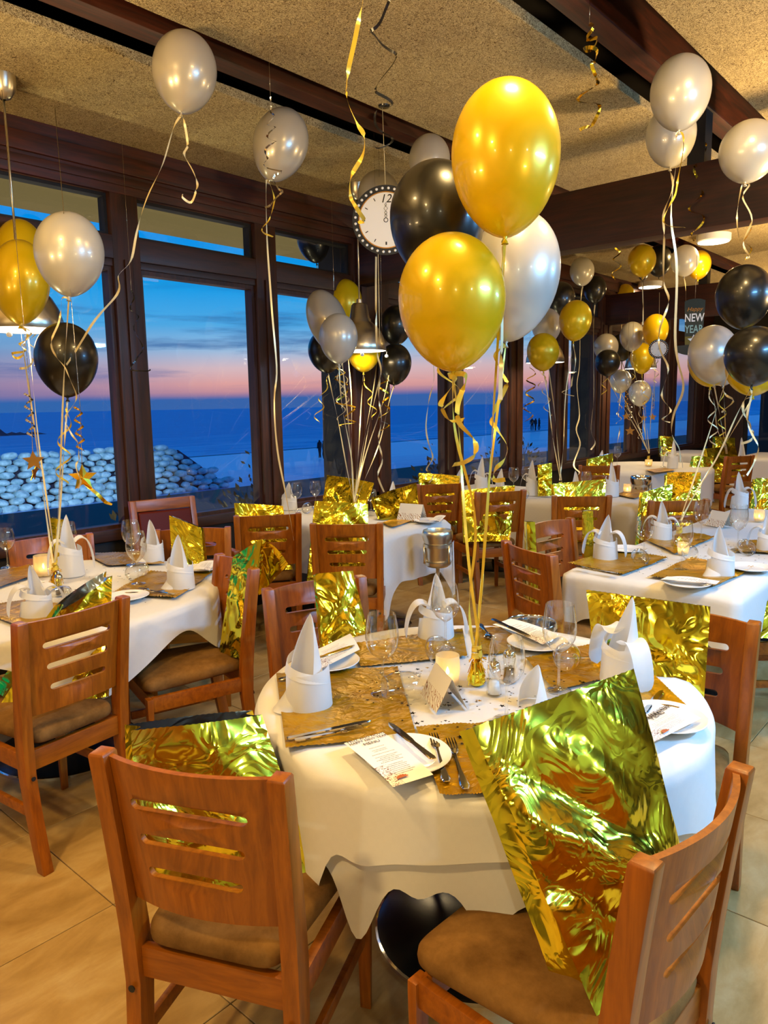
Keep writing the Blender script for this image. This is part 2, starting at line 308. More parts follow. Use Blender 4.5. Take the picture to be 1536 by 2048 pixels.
# ------------------------------------------------------------------ mesh helpers
class MB:
    def __init__(s): s.v = []; s.f = []; s.uv = None
    def add(s, v, f):
        n = len(s.v); s.v += [tuple(p) for p in v]; s.f += [tuple(i+n for i in q) for q in f]; return s
    def box(s, lo, hi):
        (a, b, c), (d, e, f) = lo, hi
        return s.add([(a, b, c), (d, b, c), (d, e, c), (a, e, c), (a, b, f), (d, b, f), (d, e, f), (a, e, f)],
                     [(0, 3, 2, 1), (4, 5, 6, 7), (0, 1, 5, 4), (1, 2, 6, 5), (2, 3, 7, 6), (3, 0, 4, 7)])
    def loft(s, rings, cap=True):
        n = len(rings[0]); v = [p for r in rings for p in r]; f = []
        for i in range(len(rings)-1):
            for j in range(n):
                a = i*n+j; b = i*n+(j+1) % n; f.append((a, b, b+n, a+n))
        if cap: f.append(tuple(range(n-1, -1, -1))); f.append(tuple((len(rings)-1)*n+j for j in range(n)))
        return s.add(v, f)
    def lathe(s, prof, seg=24, o=(0, 0, 0), cap=False):
        return s.loft([[(o[0]+r*math.cos(2*PI*j/seg), o[1]+r*math.sin(2*PI*j/seg), o[2]+z) for j in range(seg)] for r, z in prof], cap)
    def grid(s, fn, nu, nv, cu=False):
        v = [fn(i/(nu if cu else nu-1), j/(nv-1)) for j in range(nv) for i in range(nu)]; f = []
        for j in range(nv-1):
            for i in range(nu if cu else nu-1):
                a = j*nu+i; b = j*nu+(i+1) % nu; f.append((a, b, b+nu, a+nu))
        return s.add(v, f)
    def tube(s, pts, r, seg=8, cap=True):
        P = [Vector(p) for p in pts]; rings = []; R = r if isinstance(r, (list, tuple)) else [r]*len(P)
        ref = Vector((0, 0, 1))
        for i, p in enumerate(P):
            t = (P[min(i+1, len(P)-1)]-P[max(i-1, 0)]).normalized()
            if abs(t.dot(ref)) > .95: ref = Vector((1, 0, 0))
            a = t.cross(ref).normalized(); b = t.cross(a)
            rings.append([tuple(p+a*(R[i]*math.cos(2*PI*k/seg))+b*(R[i]*math.sin(2*PI*k/seg))) for k in range(seg)])
        return s.loft(rings, cap)
    def strip(s, pts, wd, tw=0.0, ph=0.0, nrm=None):
        P = [Vector(p) for p in pts]; v = []; f = []; n = len(P)
        for i, p in enumerate(P):
            t = (P[min(i+1, n-1)]-P[max(i-1, 0)]).normalized()
            a = t.cross(Vector((0, 0, 1))) if nrm is None else nrm(i)
            if a.length < .05: a = Vector((rt.x, rt.y, rt.z))
            a.normalize(); b = t.cross(a)
            an = ph+tw*i/(n-1); d = (a*math.cos(an)+b*math.sin(an))*(wd/2)
            v += [tuple(p-d), tuple(p+d)]
            if i: f.append((2*i-2, 2*i-1, 2*i+1, 2*i))
        return s.add(v, f)
    def mesh(s, name, smooth=True, uvs=None):
        m = bpy.data.meshes.new(name); m.from_pydata(s.v, [], s.f); m.update()
        if smooth: m.polygons.foreach_set('use_smooth', [True]*len(m.polygons))
        if uvs is not None:
            l = m.uv_layers.new(name='UVMap')
            for p in m.polygons:
                for li, vi in zip(p.loop_indices, p.vertices): l.data[li].uv = uvs[vi]
        return m
def fixn(m):
    b = bmesh.new(); b.from_mesh(m); bmesh.ops.recalc_face_normals(b, faces=b.faces); b.to_mesh(m); b.free(); return m
def sharp(m, ang=35):
    b = bmesh.new(); b.from_mesh(m); bmesh.ops.recalc_face_normals(b, faces=b.faces)
    for e in b.edges: e.smooth = not (len(e.link_faces) == 2 and e.calc_face_angle(0) > math.radians(ang))
    for f in b.faces: f.smooth = True
    b.to_mesh(m); b.free(); return m
def bev(m, w=.004, seg=2):
    b = bmesh.new(); b.from_mesh(m); bmesh.ops.recalc_face_normals(b, faces=b.faces)
    ed = [e for e in b.edges if len(e.link_faces) == 2 and e.calc_face_angle(0) > .5]
    bmesh.ops.bevel(b, geom=ed, offset=w, segments=seg, affect='EDGES', profile=.6); b.to_mesh(m); b.free(); return sharp(m)
def ob(name, mesh, m=None, parent=None, loc=None, rot=None):
    o = bpy.data.objects.new(name, mesh); COL.objects.link(o)
    if m is not None and mesh is not None and len(mesh.materials) == 0: mesh.materials.append(m)
    if parent is not None: o.parent = parent
    if loc is not None: o.location = loc
    if rot is not None: o.rotation_euler = rot
    return o
def tag(o, label, cat, group=None):
    o['label'] = label; o['category'] = cat
    if group: o['group'] = group
    return o
def struct(o): o['kind'] = 'structure'; return o
def empty(name, loc, rz=0.0, label=None, cat=None, group=None):
    o = bpy.data.objects.new(name, None); COL.objects.link(o); o.location = loc; o.rotation_euler = (0, 0, rz); o.empty_display_size = .05
    if label: tag(o, label, cat, group)
    return o
def copy_tree(root):
    r = root.copy(); COL.objects.link(r)
    for ch in root.children:
        c = ch.copy(); COL.objects.link(c); c.parent = r; c.matrix_parent_inverse = ch.matrix_parent_inverse
        for q in ch.children:
            d = q.copy(); COL.objects.link(d); d.parent = c
    return r
def stadium(cx, cy, hw, hh, n=8):
    r = hh; P = []
    for k in range(n+1): a = -PI/2+PI*k/n; P.append((cx+hw-r+r*math.cos(a), cy+r*math.sin(a)))
    for k in range(n+1): a = PI/2+PI*k/n; P.append((cx-hw+r+r*math.cos(a), cy+r*math.sin(a)))
    return P
def inside(p, poly):
    x, y = p; c = False; n = len(poly)
    for i in range(n):
        x1, y1 = poly[i]; x2, y2 = poly[i-1]
        if (y1 > y) != (y2 > y) and x < (x2-x1)*(y-y1)/(y2-y1)+x1: c = not c
    return c
def plate(outline, holes, th, bend, step=.03):
    # flat outline with holes, given thickness, then bent: bend(u, v, w) -> xyz
    pts = []; edges = []
    for poly in [outline]+holes:
        n0 = len(pts); pts += [Vector(p) for p in poly]; edges += [(n0+i, n0+(i+1) % len(poly)) for i in range(len(poly))]
    xs = [p[0] for p in outline]; ys = [p[1] for p in outline]
    x = min(xs)+step/2
    while x < max(xs):
        y = min(ys)+step/2
        while y < max(ys):
            if inside((x, y), outline) and not any(inside((x, y), h) for h in holes): pts.append(Vector((x, y)))
            y += step*1.7
        x += step
    vo, eo, fo, *_ = delaunay_2d_cdt(pts, edges, [], 0, 1e-6)
    F = []
    for f in fo:
        c = sum((vo[i] for i in f), Vector((0, 0)))/len(f)
        if inside(c, outline) and not any(inside(c, h) for h in holes): F.append(tuple(f))
    n = len(vo); mb = MB()
    V = [bend(p.x, p.y, th/2) for p in vo]+[bend(p.x, p.y, -th/2) for p in vo]
    ec = {}
    for f in F:
        for i in range(len(f)): ec.setdefault(frozenset((f[i], f[i-1])), []).append((f[i-1], f[i]))
    S = [(b, a, a+n, b+n) for k, l in ec.items() if len(l) == 1 for a, b in l]
    mb.add(V, F+[tuple(i+n for i in reversed(f)) for f in F]+S)
    return sharp(mb.mesh('plate'), 40)
def text_mesh(s, size, th=.0006, shear=0.0, bold=0.0):
    c = bpy.data.curves.new('lettering', 'FONT'); c.body = s; c.size = size; c.align_x = 'CENTER'; c.align_y = 'CENTER'; c.extrude = th; c.shear = shear; c.offset = bold; c.resolution_u = 3
    o = bpy.data.objects.new('lettering', c); COL.objects.link(o)
    bpy.context.view_layer.update()
    m = bpy.data.meshes.new_from_object(o.evaluated_get(bpy.context.evaluated_depsgraph_get()))
    bpy.data.objects.remove(o); bpy.data.curves.remove(c); m.materials.clear(); return m
RIBBONS = {0: [(0.011, 'cream', [(1.736, 1.099, 1.962), (1.723, 1.095, 1.871), (1.703, 1.077, 1.688), (1.682, 1.072, 1.558)])], 1: [(0.014, 'gold', [(1.598, 1.179, 1.622), (1.609, 1.164, 1.609), (1.581, 1.185, 1.558), (1.576, 1.186, 1.541), (1.587, 1.166, 1.506), (1.611, 1.139, 1.508)]), (0.014, 'gold', [(1.607, 1.14, 1.626), (1.612, 1.13, 1.608), (1.589, 1.142, 1.545), (1.586, 1.137, 1.502), (1.608, 1.1, 1.454), (1.603, 1.1, 1.42), (1.581, 1.118, 1.396), (1.563, 1.138, 1.392)])], 2: [(0.014, 'gold', [(2.061, 1.31, 1.725), (2.047, 1.32, 1.699), (2.057, 1.294, 1.63), (2.053, 1.291, 1.594), (2.016, 1.312, 1.501), (2.019, 1.301, 1.468), (2.038, 1.268, 1.412), (2.028, 1.271, 1.375), (2.002, 1.293, 1.343), (1.998, 1.29, 1.305), (2.018, 1.268, 1.309)])], 4: [(0.008, 'cream', [(1.525, 3.156, 2.014), (1.501, 3.16, 1.909), (1.48, 3.166, 1.826), (1.479, 3.155, 1.773), (1.508, 3.111, 1.72), (1.518, 3.08, 1.631), (1.504, 3.083, 1.572), (1.482, 3.096, 1.514), (1.482, 3.08, 1.447), (1.505, 3.045, 1.404), (1.496, 3.044, 1.351), (1.481, 3.054, 1.32), (1.494, 3.025, 1.257), (1.472, 3.042, 1.219)])], 5: [(0.013, 'gold', [(1.627, 3.776, 1.944), (1.633, 3.759, 1.895), (1.605, 3.785, 1.872), (1.615, 3.768, 1.842), (1.581, 3.803, 1.829), (1.582, 3.798, 1.809), (1.616, 3.763, 1.828)]), (0.012, 'cream', [(1.645, 3.753, 1.932), (1.625, 3.763, 1.871), (1.634, 3.739, 1.81), (1.617, 3.748, 1.762), (1.592, 3.776, 1.758)])], 8: [(0.01, 'cream', [(1.975, 2.896, 2.771), (1.923, 2.926, 2.634), (1.863, 2.964, 2.486), (1.805, 2.989, 2.295), (1.769, 3.009, 2.189), (1.737, 3.033, 2.125), (1.727, 3.035, 2.072), (1.686, 3.067, 1.998), (1.624, 3.116, 1.893), (1.563, 3.166, 1.798), (1.544, 3.178, 1.745)]), (0.01, 'cream', [(1.996, 2.872, 2.771), (1.99, 2.86, 2.685), (1.979, 2.86, 2.632), (1.993, 2.831, 2.567), (1.998, 2.811, 2.503), (1.992, 2.809, 2.465), (1.97, 2.828, 2.435), (1.954, 2.848, 2.444), (1.953, 2.853, 2.461)])], 9: [(0.01, 'cream', [(2.639, 3.106, 2.689), (2.605, 3.083, 2.407), (2.585, 3.038, 2.098), (2.562, 2.991, 1.764), (2.532, 2.986, 1.585), (2.514, 2.949, 1.328), (2.512, 2.904, 1.109), (2.514, 2.848, 0.865)]), (0.01, 'gold', [(2.652, 3.091, 2.688), (2.655, 3.071, 2.611), (2.629, 3.078, 2.509), (2.595, 3.108, 2.471), (2.603, 3.091, 2.437), (2.629, 3.059, 2.421)])], 10: [(0.01, 'cream', [(3.705, 2.84, 2.705), (3.689, 2.839, 2.296), (3.674, 2.824, 1.833), (3.698, 2.836, 1.697), (3.699, 2.878, 1.576), (3.705, 2.908, 1.42), (3.738, 2.915, 1.307), (3.78, 2.916, 1.209), (3.781, 2.967, 1.126), (3.841, 2.96, 1.088), (3.854, 3.004, 1.035)])], 12: [(0.01, 'cream', [(4.517, 4.704, 2.713), (4.508, 4.682, 2.566)])], 13: [(0.013, 'cream', [(3.668, 1.377, 2.762), (3.748, 1.411, 2.665), (3.813, 1.438, 2.452), (3.894, 1.448, 2.25), (3.961, 1.456, 1.96), (4.042, 1.467, 1.759), (4.135, 1.473, 1.602), (4.191, 1.526, 1.466), (4.26, 1.569, 1.352), (4.382, 1.559, 1.26), (4.476, 1.584, 1.194), (4.528, 1.65, 1.097), (4.578, 1.728, 1.042)]), (0.01, 'gold', [(3.685, 1.36, 2.769), (3.665, 1.352, 2.635), (3.639, 1.356, 2.519), (3.6, 1.383, 2.439), (3.586, 1.387, 2.382), (3.605, 1.358, 2.346), (3.643, 1.314, 2.345)])], 14: [(0.012, 'cream', [(4.237, 1.626, 2.778), (4.238, 1.604, 2.684), (4.191, 1.628, 2.549), (4.171, 1.621, 2.414), (4.152, 1.594, 2.198), (4.15, 1.573, 2.09), (4.109, 1.591, 1.956), (4.092, 1.58, 1.82), (4.101, 1.546, 1.712), (4.07, 1.551, 1.577), (4.086, 1.516, 1.496), (4.053, 1.542, 1.448), (4.081, 1.506, 1.428)])], 15: [(0.009, 'cream', [(4.037, 1.195, 2.589), (4.018, 1.19, 2.467), (3.999, 1.18, 2.322)]), (0.009, 'cream', [(4.063, 1.165, 2.583), (4.043, 1.175, 2.528), (4.048, 1.146, 2.418), (4.02, 1.156, 2.321), (4.022, 1.137, 2.248), (4.008, 1.148, 2.224)])], 26: [(0.012, 'cream', [(6.058, 3.103, 1.997), (6.048, 3.086, 1.867), (6.018, 3.092, 1.737), (5.995, 3.103, 1.673), (5.947, 3.149, 1.63), (6.01, 3.07, 1.598)])], 29: [(0.014, 'cream', [(7.907, 3.977, 2.68), (7.618, 3.829, 2.0), (7.361, 3.734, 1.725), (7.149, 3.581, 1.411), (6.905, 3.499, 1.266), (6.716, 3.357, 1.128), (6.457, 3.285, 0.953), (6.283, 3.145, 0.902), (6.058, 3.07, 0.879)])], 31: [(0.014, 'cream', [(8.702, 4.199, 2.537), (8.218, 3.969, 2.141), (7.728, 3.707, 1.564), (7.241, 3.499, 1.254), (6.827, 3.254, 1.149), (6.372, 3.07, 1.106)])], 32: [(0.01, 'cream', [(7.548, 3.125, 2.682), (7.503, 3.094, 2.306)])], 34: [(0.012, 'cream', [(7.786, 2.785, 2.668), (7.757, 2.746, 2.344), (7.739, 2.734, 2.194)])], 36: [(0.014, 'cream', [(10.047, 4.415, 2.719), (10.005, 4.419, 2.515), (9.955, 4.385, 2.106), (9.906, 4.351, 1.697), (9.833, 4.359, 1.357), (9.827, 4.321, 1.152), (9.775, 4.335, 0.948)])], 45: [(0.01, 'cream', [(4.252, 1.214, 1.878), (4.233, 1.219, 1.805), (4.208, 1.228, 1.714)])], 46: [(0.011, 'cream', [(4.017, 1.095, 1.58), (3.999, 1.092, 1.469), (4.0, 1.069, 1.369), (4.008, 1.044, 1.295), (3.995, 1.044, 1.233), (3.952, 1.08, 1.172)])], 47: [(0.012, 'cream', [(4.673, 1.442, 1.627), (4.696, 1.404, 1.573), (4.71, 1.382, 1.543), (4.687, 1.398, 1.499), (4.664, 1.418, 1.47)])], 49: [(0.014, 'cream', [(4.461, 1.235, 1.542), (4.442, 1.239, 1.46), (4.459, 1.207, 1.404), (4.469, 1.187, 1.362), (4.446, 1.204, 1.321), (4.419, 1.23, 1.3)])]}
BALLOONS = [
 ('largest bright gold balloon of the front bunch, highest over the round table', 'gold', (1.769, 1.114, 2.201), 0.285, 0.425, (0.123, 0.077, 0.989), (1.69, 1.15, 0.86)),
 ('bright gold balloon hanging lower in the front bunch, before the black one', 'gold', (1.646, 1.201, 1.83), 0.285, 0.381, (0.103, 0.1, 0.99), (1.69, 1.15, 0.86)),
 ('large pearl white balloon tucked behind both gold ones of the front bunch', 'pearl', (2.141, 1.31, 1.969), 0.288, 0.44, (0.201, -0.012, 0.98), (1.69, 1.15, 0.86)),
 ('large black balloon of the front bunch, covering part of the clock', 'black', (1.868, 1.416, 2.108), 0.287, 0.378, (0.087, 0.118, 0.989), (1.69, 1.15, 0.86)),
 ('pearl white balloon before the transom, tallest of the bunch at the window table', 'pearl', (1.573, 3.146, 2.217), 0.28, 0.369, (0.127, 0.073, 0.989), (1.47, 3.3, 0.86)),
 ('golden balloon partly cut off by the frame, over the window table', 'gold', (1.646, 3.81, 2.192), 0.27, 0.432, (0.127, 0.073, 0.989), (1.47, 3.3, 0.86)),
 ('dull gold balloon hidden behind the pearl one at the window table', 'gold', (1.903, 4.375, 2.42), 0.27, 0.45, (0.09, 0.115, 0.989), (1.47, 3.3, 0.86)),
 ('black balloon with ribbons crossing it, over the window table', 'black', (1.603, 3.309, 1.787), 0.27, 0.349, (0.098, 0.106, 0.99), (1.47, 3.3, 0.86)),
 ('grey pearl balloon floating against the ceiling slot with a long slanting ribbon', 'grey', (2.022, 2.891, 2.995), 0.272, 0.355, (0.171, 0.022, 0.985), None),
 ('grey pearl balloon tilted beside a curled silver streamer at the ceiling', 'grey', (2.714, 3.068, 2.905), 0.28, 0.395, (0.305, -0.138, 0.942), None),
 ('grey pearl balloon at the ceiling just above the black front balloon', 'grey', (3.728, 2.881, 3.009), 0.247, 0.325, (0.131, 0.068, 0.989), None),
 ('dim pearl balloon at the ceiling behind the paper clock', 'grey', (3.877, 3.428, 2.934), 0.28, 0.363, (0.119, 0.082, 0.989), None),
 ('black balloon floating against the small transom window pane', 'black', (4.526, 4.748, 2.957), 0.28, 0.403, (0.027, 0.184, 0.983), None),
 ('pearl white balloon pressed under the roof beam with two long ribbons', 'pearl', (3.705, 1.382, 2.978), 0.271, 0.358, (0.145, 0.053, 0.988), None),
 ('pearl white balloon half hidden below the one under the roof beam', 'pearl', (4.269, 1.635, 2.985), 0.262, 0.347, (0.14, 0.058, 0.988), None),
 ('pearl white balloon with ribbon before the thick cross beam', 'pearl', (4.087, 1.176, 2.759), 0.28, 0.31, (0.202, -0.014, 0.979), None),
 ('silvery pearl balloon leaning out of the bunch beside the steel lamp', 'grey', (3.868, 3.935, 2.163), 0.283, 0.524, (-0.136, 0.357, 0.924), (3.78, 3.62, 0.86)),
 ('gold balloon behind the lamp cable in the bunch by the steel lamp', 'gold', (4.643, 4.499, 2.43), 0.28, 0.412, (0.078, 0.128, 0.989), (3.78, 3.62, 0.86)),
 ('small cream pearl balloon before the steel lamp shade', 'pearl', (3.733, 3.693, 2.023), 0.267, 0.364, (0.106, 0.096, 0.99), (3.78, 3.62, 0.86)),
 ('black balloon peeping out below the silvery one by the steel lamp', 'black', (4.111, 4.207, 1.98), 0.28, 0.351, (0.06, 0.148, 0.987), (3.78, 3.62, 0.86)),
 ('bronze gold balloon beyond the string right under the paper clock', 'gold', (5.316, 4.68, 2.482), 0.27, 0.377, (0.103, 0.101, 0.99), (3.78, 3.62, 0.86)),
 ('black balloon touching the bronze one beyond the steel lamp', 'black', (5.024, 4.262, 2.244), 0.278, 0.366, (0.158, 0.037, 0.987), (3.78, 3.62, 0.86)),
 ('lowest black balloon of the bunch beyond the steel lamp', 'black', (4.858, 4.141, 1.902), 0.28, 0.369, (0.149, 0.047, 0.988), (3.78, 3.62, 0.86)),
 ('olive gold balloon showing beneath the glowing lamp rim', 'gold', (4.558, 4.221, 2.004), 0.28, 0.362, (0.127, 0.073, 0.989), (3.78, 3.62, 0.86)),
 ('grey pearl balloon wedged between steel lamp and black balloons', 'grey', (5.163, 4.537, 2.174), 0.282, 0.373, (0.095, 0.109, 0.989), (3.78, 3.62, 0.86)),
 ('brown gold balloon peeping out under the paper clock', 'gold', (5.044, 4.306, 2.985), 0.258, 0.366, (0.119, 0.082, 0.989), None),
 ('gold balloon with a long wavy ribbon, at the dark side of the third lamp', 'gold', (6.098, 3.116, 2.263), 0.28, 0.374, (0.18, 0.011, 0.984), (5.75, 3.05, 0.88)),
 ('pearl balloon overlapping the gold one above the third lamp', 'pearl', (6.304, 3.514, 2.26), 0.27, 0.354, (0.119, 0.082, 0.989), (5.75, 3.05, 0.88)),
 ('gold balloon right in front of the third lamp rim', 'gold', (5.878, 3.307, 1.995), 0.28, 0.346, (0.102, 0.101, 0.99), (5.75, 3.05, 0.88)),
 ('small pearl balloon just below the cross beam, over the third lamp', 'pearl', (7.954, 3.996, 3.005), 0.27, 0.332, (0.097, 0.107, 0.99), None),
 ('black balloon squeezed behind the big white one of the front bunch', 'black', (6.9, 3.687, 2.582), 0.27, 0.35, (0.119, 0.082, 0.989), None),
 ('dark black balloon beside the small pearl one under the beam', 'black', (8.756, 4.221, 2.919), 0.27, 0.356, (0.119, 0.082, 0.989), None),
 ('gold balloon at the far ceiling bay, next to the round lamp', 'gold', (7.579, 3.152, 2.96), 0.274, 0.34, (0.099, 0.104, 0.99), None),
 ('black balloon tucked between gold and pearl ones at the far ceiling bay', 'black', (7.906, 3.106, 2.996), 0.255, 0.349, (0.119, 0.082, 0.989), None),
 ('pearl balloon at the far ceiling bay with a curled streamer on it', 'pearl', (7.817, 2.809, 2.944), 0.272, 0.328, (0.149, 0.047, 0.988), None),
 ('gold balloon behind the pearl one at the far ceiling bay', 'gold', (8.53, 2.911, 3.006), 0.25, 0.327, (0.163, 0.032, 0.986), None),
 ('small gold balloon under the far beam by the flat disc lamp', 'gold', (10.09, 4.424, 2.981), 0.262, 0.366, (0.156, 0.039, 0.987), None),
 ('pearl balloon of the far bunch, its knot over the fourth lamp', 'pearl', (8.544, 3.644, 2.301), 0.28, 0.362, (0.14, 0.058, 0.988), (9.05, 3.6, 0.9)),
 ('gold balloon behind a ribbon, above the small clock', 'gold', (8.384, 3.306, 2.333), 0.28, 0.392, (0.138, 0.061, 0.989), (9.05, 3.6, 0.9)),
 ('gold balloon glowing over the fourth lamp rim', 'gold', (8.867, 3.649, 2.064), 0.277, 0.391, (0.119, 0.082, 0.989), (9.05, 3.6, 0.9)),
 ('black balloon lowest of the dark far bunch by the thick post', 'black', (8.13, 3.744, 1.99), 0.279, 0.319, (0.131, 0.069, 0.989), (9.05, 3.6, 0.9)),
 ('dim grey balloon touched by a thin ribbon end in the far bunch', 'grey', (8.348, 3.87, 2.181), 0.281, 0.339, (0.119, 0.082, 0.989), (9.05, 3.6, 0.9)),
 ('black balloon behind the dim grey one in the far bunch', 'black', (8.914, 3.925, 2.211), 0.283, 0.357, (0.119, 0.082, 0.989), (9.05, 3.6, 0.9)),
 ('cream pearl balloon low on the window glass in the far bunch', 'pearl', (9.249, 4.079, 1.808), 0.27, 0.322, (0.145, 0.052, 0.988), (9.05, 3.6, 0.9)),
 ('translucent pearl balloon lowest under the fourth lamp', 'pearl', (8.969, 3.702, 1.646), 0.27, 0.331, (0.119, 0.082, 0.989), (9.05, 3.6, 0.9)),
 ('black balloon cut by the frame, topmost of the bunch by the door', 'black', (4.284, 1.224, 2.093), 0.28, 0.352, (0.144, 0.054, 0.988), (4.03, 1.42, 0.9)),
 ('black balloon below another black one in the bunch by the door', 'black', (4.053, 1.096, 1.769), 0.28, 0.313, (0.171, 0.022, 0.985), (4.03, 1.42, 0.9)),
 ('cream pearl balloon in the bunch by the door', 'pearl', (4.669, 1.49, 1.825), 0.28, 0.364, (0.097, 0.107, 0.99), (8.6, 2.55, 0.95)),
 ('gold balloon almost hidden behind the cream pearl one by the door', 'gold', (5.205, 1.678, 1.802), 0.28, 0.333, (0.119, 0.082, 0.989), (8.6, 2.55, 0.95)),
 ('gold balloon hanging behind the lowest black one by the door', 'gold', (4.51, 1.218, 1.715), 0.29, 0.296, (0.131, 0.068, 0.989), (4.03, 1.42, 0.9)),
 ('gold sliver of balloon behind the topmost black one by the door', 'gold', (7.579, 2.134, 2.426), 0.28, 0.444, (0.147, 0.05, 0.988), None),
 ('white balloon edge behind the cream pearl one by the door', 'pearl', (6.139, 1.881, 1.839), 0.28, 0.366, (0.119, 0.082, 0.989), (8.6, 2.55, 0.95)),
]
STREAMERS = [
 ('gold_streamer', 'broad yellow gold ribbon hanging from above, its end before the paper clock', 'gold', 0.011, [(1.386, 1.251, 2.576), (1.386, 1.263, 2.485), (1.383, 1.284, 2.415), (1.377, 1.308, 2.343), (1.384, 1.319, 2.281), (1.409, 1.315, 2.241), (1.433, 1.313, 2.212), (1.447, 1.325, 2.183), (1.445, 1.352, 2.147), (1.446, 1.375, 2.116), (1.46, 1.386, 2.083), (1.485, 1.382, 2.05), (1.509, 1.386, 2.038), (1.518, 1.407, 2.032), (1.533, 1.426, 2.047)]),
 ('black_streamer', 'shiny black curled streamer hanging from the ceiling slot', 'black', 0.01, [(1.825, 1.572, 2.832), (1.876, 1.598, 2.777), (1.905, 1.656, 2.757), (1.927, 1.726, 2.75), (1.99, 1.747, 2.74), (2.075, 1.748, 2.744), (2.118, 1.789, 2.722), (2.126, 1.87, 2.699), (2.165, 1.915, 2.672), (2.252, 1.912, 2.669), (2.266, 1.993, 2.672), (2.299, 2.044, 2.643), (2.37, 2.055, 2.627), (2.436, 2.072, 2.609), (2.45, 2.153, 2.617), (2.487, 2.208, 2.622), (2.568, 2.214, 2.632)]),
 ('gold_streamer', 'metallic gold curl hanging from the beam behind the big gold balloon', 'foil', 0.014, [(3.017, 1.499, 3.079), (3.014, 1.494, 3.039), (3.002, 1.503, 3.019), (3.019, 1.48, 3.002), (3.011, 1.482, 2.972), (2.985, 1.511, 2.967), (3.017, 1.471, 2.952), (3.009, 1.473, 2.918), (2.993, 1.487, 2.898), (3.01, 1.459, 2.861), (2.996, 1.464, 2.811), (2.948, 1.51, 2.772), (2.993, 1.452, 2.741), (2.98, 1.453, 2.68), (2.964, 1.467, 2.657), (2.93, 1.5, 2.635)]),
 ('gold_streamer', 'metallic gold curl dangling before the dark cross beam', 'foil', 0.014, [(4.778, 1.64, 3.064), (4.782, 1.625, 3.02), (4.754, 1.641, 2.947), (4.717, 1.673, 2.903), (4.747, 1.623, 2.829), (4.735, 1.621, 2.755), (4.682, 1.664, 2.682), (4.722, 1.609, 2.637), (4.713, 1.606, 2.578), (4.685, 1.63, 2.543), (4.663, 1.651, 2.52), (4.683, 1.621, 2.49)]),
 ('gold_streamer', 'fine gold curl hanging over the far ceiling near the door', 'foil', 0.012, [(6.911, 1.953, 2.971), (6.895, 1.957, 2.909), (6.862, 1.98, 2.847), (6.894, 1.931, 2.784), (6.867, 1.948, 2.722), (6.845, 1.968, 2.702)]),
 ('gold_streamer', 'thin gold zigzag streamer in the far ceiling bay', 'foil', 0.014, [(6.432, 2.931, 2.877), (6.469, 2.882, 2.841), (6.412, 2.933, 2.777), (6.458, 2.869, 2.724), (6.388, 2.932, 2.656), (6.405, 2.902, 2.603)]),
 ('silver_streamer', 'curled silver streamer twisting across the tilted grey balloon', 'silver', 0.01, [(2.474, 2.859, 3.001), (2.465, 2.853, 2.931), (2.476, 2.835, 2.907), (2.447, 2.864, 2.884), (2.473, 2.827, 2.853), (2.44, 2.859, 2.825), (2.467, 2.82, 2.789), (2.427, 2.858, 2.755), (2.43, 2.846, 2.713), (2.417, 2.851, 2.673), (2.466, 2.794, 2.66), (2.439, 2.815, 2.618), (2.446, 2.797, 2.578), (2.461, 2.776, 2.554), (2.422, 2.812, 2.515), (2.394, 2.836, 2.485)]),
 ('black_streamer', 'thin dark curl hanging against the brown window post', 'black', 0.008, [(2.367, 4.033, 2.237), (2.374, 4.013, 2.179), (2.355, 4.021, 2.122), (2.377, 3.987, 2.081), (2.357, 3.994, 2.007), (2.37, 3.961, 1.919), (2.377, 3.945, 1.885), (2.342, 3.976, 1.848), (2.315, 3.993, 1.782), (2.367, 3.931, 1.769), (2.388, 3.91, 1.78)]),
 ('white_ribbon', 'long pale ribbon with waves hanging beside the thick brown post', 'cream', 0.012, [(3.568, 3.183, 2.469), (3.535, 3.161, 2.197), (3.502, 3.131, 1.889), (3.504, 3.102, 1.765), (3.475, 3.101, 1.612), (3.469, 3.074, 1.457), (3.441, 3.078, 1.334), (3.443, 3.049, 1.211), (3.413, 3.062, 1.119), (3.425, 3.025, 1.01)]),
 ('gold_streamer', 'gold spiral dangling before the eighth window', 'foil', 0.012, [(5.372, 3.139, 1.83), (5.392, 3.104, 1.777), (5.344, 3.149, 1.73), (5.381, 3.096, 1.681), (5.326, 3.146, 1.626), (5.362, 3.093, 1.568), (5.298, 3.152, 1.51), (5.342, 3.089, 1.448), (5.278, 3.148, 1.389)]),
 ('gold_streamer', 'glittering gold spiral hanging under the steel lamp rim', 'foil', 0.012, [(3.898, 3.89, 1.827), (3.937, 3.837, 1.789), (3.879, 3.894, 1.751), (3.938, 3.816, 1.699), (3.917, 3.824, 1.627), (3.867, 3.869, 1.573), (3.955, 3.761, 1.535), (3.898, 3.81, 1.464), (3.947, 3.747, 1.426), (3.867, 3.833, 1.41), (3.93, 3.753, 1.372)]),
 ('gold_streamer', 'gold curl spiral before the thick brown post', 'foil', 0.012, [(3.813, 3.362, 1.767), (3.829, 3.333, 1.716), (3.782, 3.378, 1.677), (3.828, 3.312, 1.616), (3.789, 3.346, 1.566), (3.816, 3.304, 1.515), (3.758, 3.357, 1.456), (3.8, 3.3, 1.415), (3.755, 3.343, 1.376)]),
]
